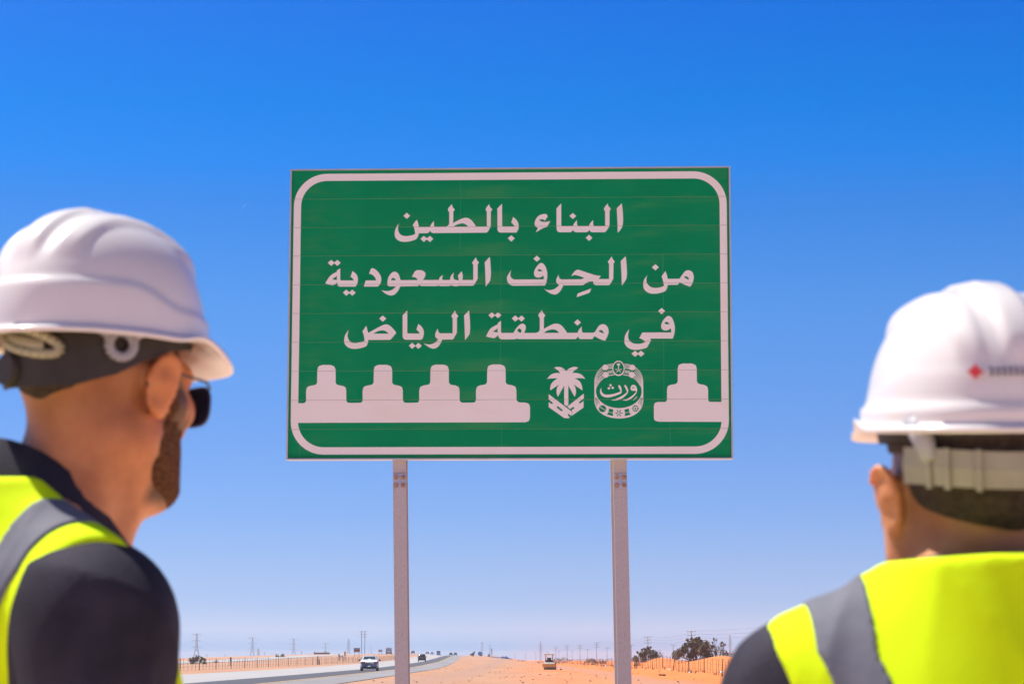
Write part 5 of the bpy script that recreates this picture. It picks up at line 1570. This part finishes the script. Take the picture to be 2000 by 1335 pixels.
# ------------------------------------------------------------------ hard hat
def hat_shell(hw=.112, hf=.136, hb=.130, hh=.150, ridge=.0085, visor=.050, rim=.011, v0=.30, v1=.86, droop=.034, step=.0042, r0=.50, r1=.72, collar=0.0):
    NA, NR = 192, 30
    rows = []
    def dome(an, t):
        """an: 0 = forward; t: 0 rim .. 1 crown"""
        s, c = math.sin(an), math.cos(an)
        ly = hf if c > 0 else hb
        e = 2.0 / 2.25
        base = 1.0 / ((abs(s) / hw) ** 2.15 + (abs(c) / ly) ** 2.15) ** (1 / 2.15)
        p = (1 - t ** 2.35) ** (1 / 2.2)
        return Vector((s * base * p, c * base * p, hh * t)), base
    def bump(v, t):
        x, y = v.x, v.y
        f = 0.0
        fade = float(sstep(r0, r1, t))
        # three ridges running front to back over the crown
        f += ridge * fade * math.exp(-(x / .018) ** 6)
        for s in (-1, 1): f += ridge * .62 * fade * math.exp(-((x - s * .046) / .012) ** 6)
        # side facets: a shallow step round the lower shell
        return f
    for i in range(NR + 1):
        t = math.sin(PI / 2 * (1 - i / NR)) if True else 0
        t = max(0.0, 1 - (i / NR) ** 1.15)
        row = []
        for j in range(NA):
            an = 2 * PI * j / NA
            v, base = dome(an, min(t, .9999))
            c = math.cos(an)
            # lower step of the shell (rain gutter band), dipping at the front quarter
            zs_ = .030 + .020 * float(sstep(.2, -.5, c))
            st = step * float(sstep(zs_ + .004, zs_ - .004, v.z)) + collar * float(sstep(.021, .016, v.z))
            n = Vector((v.x / hw ** 2, v.y / hf ** 2, v.z / hh ** 2)).normalized()
            k = bump(v, t)
            # raised lateral vents toward the front
            for s in (-1, 1):
                dx = (v.y - .074) / .030; dz = (v.z - .094 + .55 * (v.y - .074)) / .011
                if v.x * s > 0: k += .0075 * math.exp(-dx * dx - dz * dz)
            v = v + n * (k + st)
            row.append(v)
        rows.append(row)
    # rim and visor
    def vz(an):
        c = math.cos(an)
        e = float(sstep(v0, v1, c))
        return rim + visor * e, -.003 - droop * e, e
    # brim underside lifts a little above the temples
    def lift(an):
        c = math.cos(an)
        return .010 * math.exp(-((c - .42) / .22) ** 2)
    base_row = rows[-1]
    for q, zz in ((.25, -.15), (.55, .05), (.85, .55), (1.0, 1.0)):
        row = []
        for j in range(NA):
            an = 2 * PI * j / NA
            e, dz, ee = vz(an)
            b = base_row[j]
            d = Vector((math.sin(an), math.cos(an), 0))
            row.append(b + d * e * q + Vector((0, 0, dz * (zz if zz > 0 else zz * .2) + lift(an) * q)))
        rows.append(row)
    lip = [v + Vector((0, 0, -.004)) for v in rows[-1]]
    rows.append(lip)
    lip2 = [v.lerp(Vector((v.x * .97, v.y * .97, v.z)), 1) for v in lip]
    rows.append(lip2)
    # inside
    for i in range(NR, -1, -3):
        rows.append([Vector((v.x * .955, v.y * .955, v.z * .965 - .002)) for v in rows[i]])
    mb = MB(); mb.grid(rows, closed=True)
    return mb

def band(mb, pts, h, th=.0022, m=0):
    """flat strap: pts = centre line with an outward direction; h tall"""
    rows = []
    for p, o, up in pts:
        a = p + up * (h / 2); b = p - up * (h / 2)
        rows.append([a, a + o * th, b + o * th, b])
    n = len(mb.v)
    mb.grid(rows, m, closed=True)
    mb.f.append((n, n + 1, n + 2, n + 3)); mb.mi.append(m)
    e = len(mb.v) - 4
    mb.f.append((e + 3, e + 2, e + 1, e)); mb.mi.append(m)

def head_arc(a0, a1, n, rx, ry, cy, z0, z1, curve=0.0):
    """around the head; angle 0 = forward, positive to the right, heights go z0 -> z1"""
    out = []
    for i in range(n + 1):
        q = i / n
        an = math.radians(a0 + (a1 - a0) * q)
        o = Vector((math.sin(an), math.cos(an), 0))
        p = Vector((math.sin(an) * rx, cy + math.cos(an) * ry, z0 + (z1 - z0) * q + curve * 4 * q * (1 - q)))
        out.append((p, o, Vector((0, 0, 1))))
    return out

def wear_hat(root, Rh, ho, z_up, tilt, back, **kw):
    me = hat_shell(**kw).mesh('hard_hat', M['hat_white'], smooth=True)
    hat = link('hard_hat', me, root)
    R = Matrix([list(map(float, r)) for r in Rh]).to_4x4()
    H0 = Matrix.Translation(Vector(map(float, ho))) @ R
    H1 = Matrix.Translation(Vector((0, back, z_up))) @ Matrix.Rotation(tilt, 4, 'X')
    hat.matrix_local = H0 @ H1
    return hat, H1.inverted()

def shell_patch(hat, an_c, z_c, w, h, rows_cols, mask, name, material, kw, lift=.0042):
    """small printed mark lying on the shell"""
    hw, hf, hb, hh = kw.get('hw', .112), kw.get('hf', .136), kw.get('hb', .130), kw.get('hh', .150)
    nr, nc = rows_cols
    def pos(u, v):
        z = z_c + (v - .5) * h
        t = z / hh
        an = an_c + (u - .5) * w / .115
        s, c = math.sin(an), math.cos(an)
        ly = hf if c > 0 else hb
        base = 1.0 / ((abs(s) / hw) ** 2.15 + (abs(c) / ly) ** 2.15) ** (1 / 2.15)
        p = (1 - t ** 2.35) ** (1 / 2.2)
        n = Vector((s, c, .25)).normalized()
        return Vector((s * base * p, c * base * p, z)) + n * (lift + .0015)
    mb = MB()
    for r in range(nr):
        for c in range(nc):
            if not mask(c, r): continue
            mb.add([pos(c / nc, r / nr), pos((c + 1) / nc, r / nr), pos((c + 1) / nc, (r + 1) / nr), pos(c / nc, (r + 1) / nr)], [(0, 1, 2, 3)])
    return mb.build(name, material, hat)

M['skin_near'] = skin_material('skin_near', (0.52, 0.175, 0.055), (0.76, 0.31, 0.115), (0.10, 0.038, 0.010))
M['skin_right'] = skin_material('skin_right', (0.52, 0.185, 0.065), (0.72, 0.30, 0.12), (0.07, 0.036, 0.020))

# ---- left man: turned to the right, looking towards the sign
def head_part(mb, name, m, hat, Hi, smooth=False):
    o = mb.build(name, m, hat, smooth=smooth)
    o.matrix_local = Hi
    return o
def on_side(an, z, r=.094, ry=.118):
    a = math.radians(an); return Vector((math.sin(a) * r, -.012 + math.cos(a) * ry, z))
def out_dir(an):
    a = math.radians(an); return Vector((math.sin(a), math.cos(a), 0))
def loop(mb, pts, r, n=8):
    m_ = len(pts)
    for i in range(m_): mb.tube(pts[i], pts[(i + 1) % m_], r, n=n)
def var_band(mb, a0, a1, n, rx, ry, lo, hi, th):
    """strap round the head whose lower and upper edges follow lo(an), hi(an)"""
    rows = []
    for i in range(n + 1):
        an = a0 + (a1 - a0) * i / n
        o = out_dir(an)
        b, t = on_side(an, lo(an), rx, ry), on_side(an, hi(an), rx, ry)
        rows.append([t, t + o * th, t.lerp(b, .5) + o * (th + .0015), b + o * th, b])
    mb.grid(rows, closed=True)

LH = (-.440, 2.70)                       # where his ears' midpoint stands
byaw, hyaw = math.radians(-66), math.radians(-33)
fwd = Vector((math.sin(-byaw), math.cos(byaw)))
root, Rh, ho = make_person('person', 'man in white hard hat and sunglasses with beard at left, right shoulder towards us', LH[0] - fwd.x * .045, LH[1] - fwd.y * .045, 1.637, None, byaw, hyaw, math.radians(-2), 0.0, (0, .045), 1.405, M['skin_near'], 0, .204, 21, 'crop', True, .075)
HK1 = dict(hw=.106, hf=.130, hb=.130, hh=.138, ridge=.0068, visor=.020, rim=.009, v0=.20, v1=.90, droop=.018)
hat, Hi = wear_hat(root, Rh, ho, .051, math.radians(1.0), -.022, **HK1)
shell_patch(hat, math.radians(199), .066, .020, .022, (5, 6), lambda c, r: abs(c - 2.5) <= (4.5 - r) * .7, 'emblem', M['blue_mark'], HK1)
mb = MB()   # dark headband, wide and low at the nape, narrow over the ear
def lo1(an):
    d = abs(an - 180)
    return float(np.interp(d, [0, 35, 60, 80, 100, 130], [-.010, -.008, .006, .026, .040, .050]))
var_band(mb, 40, 320, 70, .0845, .1085, lo1, lambda an: .066, .003)
head_part(mb, 'headband', M['strap_dark'], hat, Hi)
mb = MB()   # round knob of the headband
k = on_side(196, .010, .089, .113); mb.tube(k, k + out_dir(196) * .007, .019, .017, n=18)
head_part(mb, 'ratchet_knob', M['strap_dark'], hat, Hi)
mb = MB()   # pale ratchet wing at the back
loop(mb, [on_side(178 + 25 * math.cos(t), .038 + .010 * math.cos(t) + .0115 * math.sin(t), .0925, .1175) for t in [2 * PI * i / 24 for i in range(24)]], .0052, 6)
rows = []
for i in range(9):
    an = 164 + 34 * i / 8
    zc_ = .036 + .010 * (an - 178) / 25
    rows.append([on_side(an, zc_ + .0065, .091, .116), on_side(an, zc_ + .0065, .094, .119), on_side(an, zc_ - .0075, .094, .119), on_side(an, zc_ - .0075, .091, .116)])
mb.grid(rows, closed=True)
head_part(mb, 'ratchet_wing', M['strap_white'], hat, Hi, True)
mb = MB()   # hanger lug above the ear: ring with arms
rc = on_side(119, .037, .0935, .1165); side = Vector((out_dir(119).y, -out_dir(119).x, 0))
loop(mb, [rc + side * math.cos(t) * .0135 + Vector((0, 0, 1)) * math.sin(t) * .0135 for t in [2 * PI * i / 16 for i in range(16)]], .0056, 6)
mb.tube(rc + side * .013 + Vector((0, 0, .008)), rc + side * .034 + Vector((0, 0, .026)), .006, .007, n=6)
mb.tube(rc - side * .013 + Vector((0, 0, .008)), rc - side * .034 + Vector((0, 0, .026)), .006, .007, n=6)
head_part(mb, 'hanger_lug', M['strap_grey'], hat, Hi, True)
# sunglasses
sg = bpy.data.objects.new('sunglasses', None); COL.objects.link(sg); sg.parent = root
sg.matrix_local = Matrix.Translation(Vector(map(float, ho))) @ Matrix([list(map(float, r)) for r in Rh]).to_4x4()
for s in (-1, 1):
    mb = MB()
    ol = []
    for i in range(24):
        t = 2 * PI * i / 24
        ct, st_ = math.cos(t), math.sin(t)
        lx = .030 * math.copysign(abs(ct) ** .7, ct); lz = .0215 * math.copysign(abs(st_) ** .75, st_) * (1.12 if st_ < 0 else .85) - .003
        x_ = s * .036 + lx
        ol.append((x_, .114 - 4.0 * (x_ * x_), lz))
    n = len(ol)
    mb.add(ol + [(x, y - .0025, z) for x, y, z in ol], [tuple(range(n)), tuple(range(2 * n - 1, n - 1, -1))] + [(i, n + i, n + (i + 1) % n, (i + 1) % n) for i in range(n)])
    mb.build('lens', M['lens'], sg)
    mb = MB()
    for i in range(n): mb.tube(ol[i], ol[(i + 1) % n], .0016, n=5)
    mb.build('lens_rim', M['dark_metal'], sg)
    mb = MB(); mb.tube((s * .064, .098, .012), (s * .078, .075, .016), .0016, n=5); mb.tube((s * .078, .075, .016), (s * .084, -.004, .020), .0016, n=5); mb.tube((s * .084, -.004, .02), (s * .082, -.026, .0), .0018, n=5)
    mb.build('temple', M['dark_metal'], sg)
mb = MB(); mb.tube((-.010, .113, .010), (.010, .113, .010), .0016, n=5); mb.build('bridge', M['dark_metal'], sg)

# ---- right man: back to us, head turned a little left
RY = 2.30
root, Rh, ho = make_person('person', 'man in white hard hat and yellow vest at right with his back to us', .434, RY, 1.497, None, math.radians(4), math.radians(12), math.radians(3), math.radians(-1.5), (0, .04), 1.325, M['skin_right'], 0, .182, 33, 'full', False, .060, .024, flare=17, jaw=.004, neck_slope=.06, arm_fwd=.034)
HK2 = dict(hw=.0965, hf=.125, hb=.122, hh=.128, visor=.034, rim=.006, v0=.70, v1=.99, droop=.010, ridge=.0062, step=.0008, r0=.36, r1=.62, collar=.0055)
hat, Hi = wear_hat(root, Rh, ho, .070, math.radians(2), -.012, **HK2)
shell_patch(hat, math.radians(203), .046, .0130, .0130, (5, 5), lambda c, r: abs(c - 2) + abs(r - 2) <= 2, 'emblem', M['red_mark'], HK2)
shell_patch(hat, math.radians(189), .046, .036, .0075, (3, 21), lambda c, r: c % 3 != 2 and not (r == 1 and c % 3 == 1), 'lettering', M['grey_mark'], HK2)
mb = MB()
sag = lambda an: -.004 * math.cos(math.radians((an - 185) * 2.2))
var_band(mb, 108, 250, 40, .0905, .1165, lambda an: .013 + sag(an), lambda an: .046 + sag(an), .004)
head_part(mb, 'nape_strap', M['strap_white'], hat, Hi)
for an0 in (168, 206, 222, 232):
    mb = MB()
    var_band(mb, an0, an0 + (10 if an0 == 168 else 3), 4, .0945, .1205, lambda an: .010 + sag(an), lambda an: .047 + sag(an), .003)
    head_part(mb, 'strap_rib', M['strap_white'], hat, Hi)
for s, c in ((1, 240), (-1, 122)):
    mb = MB()
    mb.tube(on_side(c, .074, .097, .120), on_side(c - s * 7, .036, .0935, .1185), .013, .0085, n=8)
    var_band(mb, c - s * 26, c + s * 6, 8, .0935, .1185, lambda an: .062, lambda an: .074, .005)
    head_part(mb, 'hanger_lug', M['strap_grey'], hat, Hi, True)
mb = MB()
var_band(mb, 40, 320, 50, .0855, .1085, lambda an: .055, lambda an: .078, .003)
head_part(mb, 'headband', M['strap_dark'], hat, Hi)
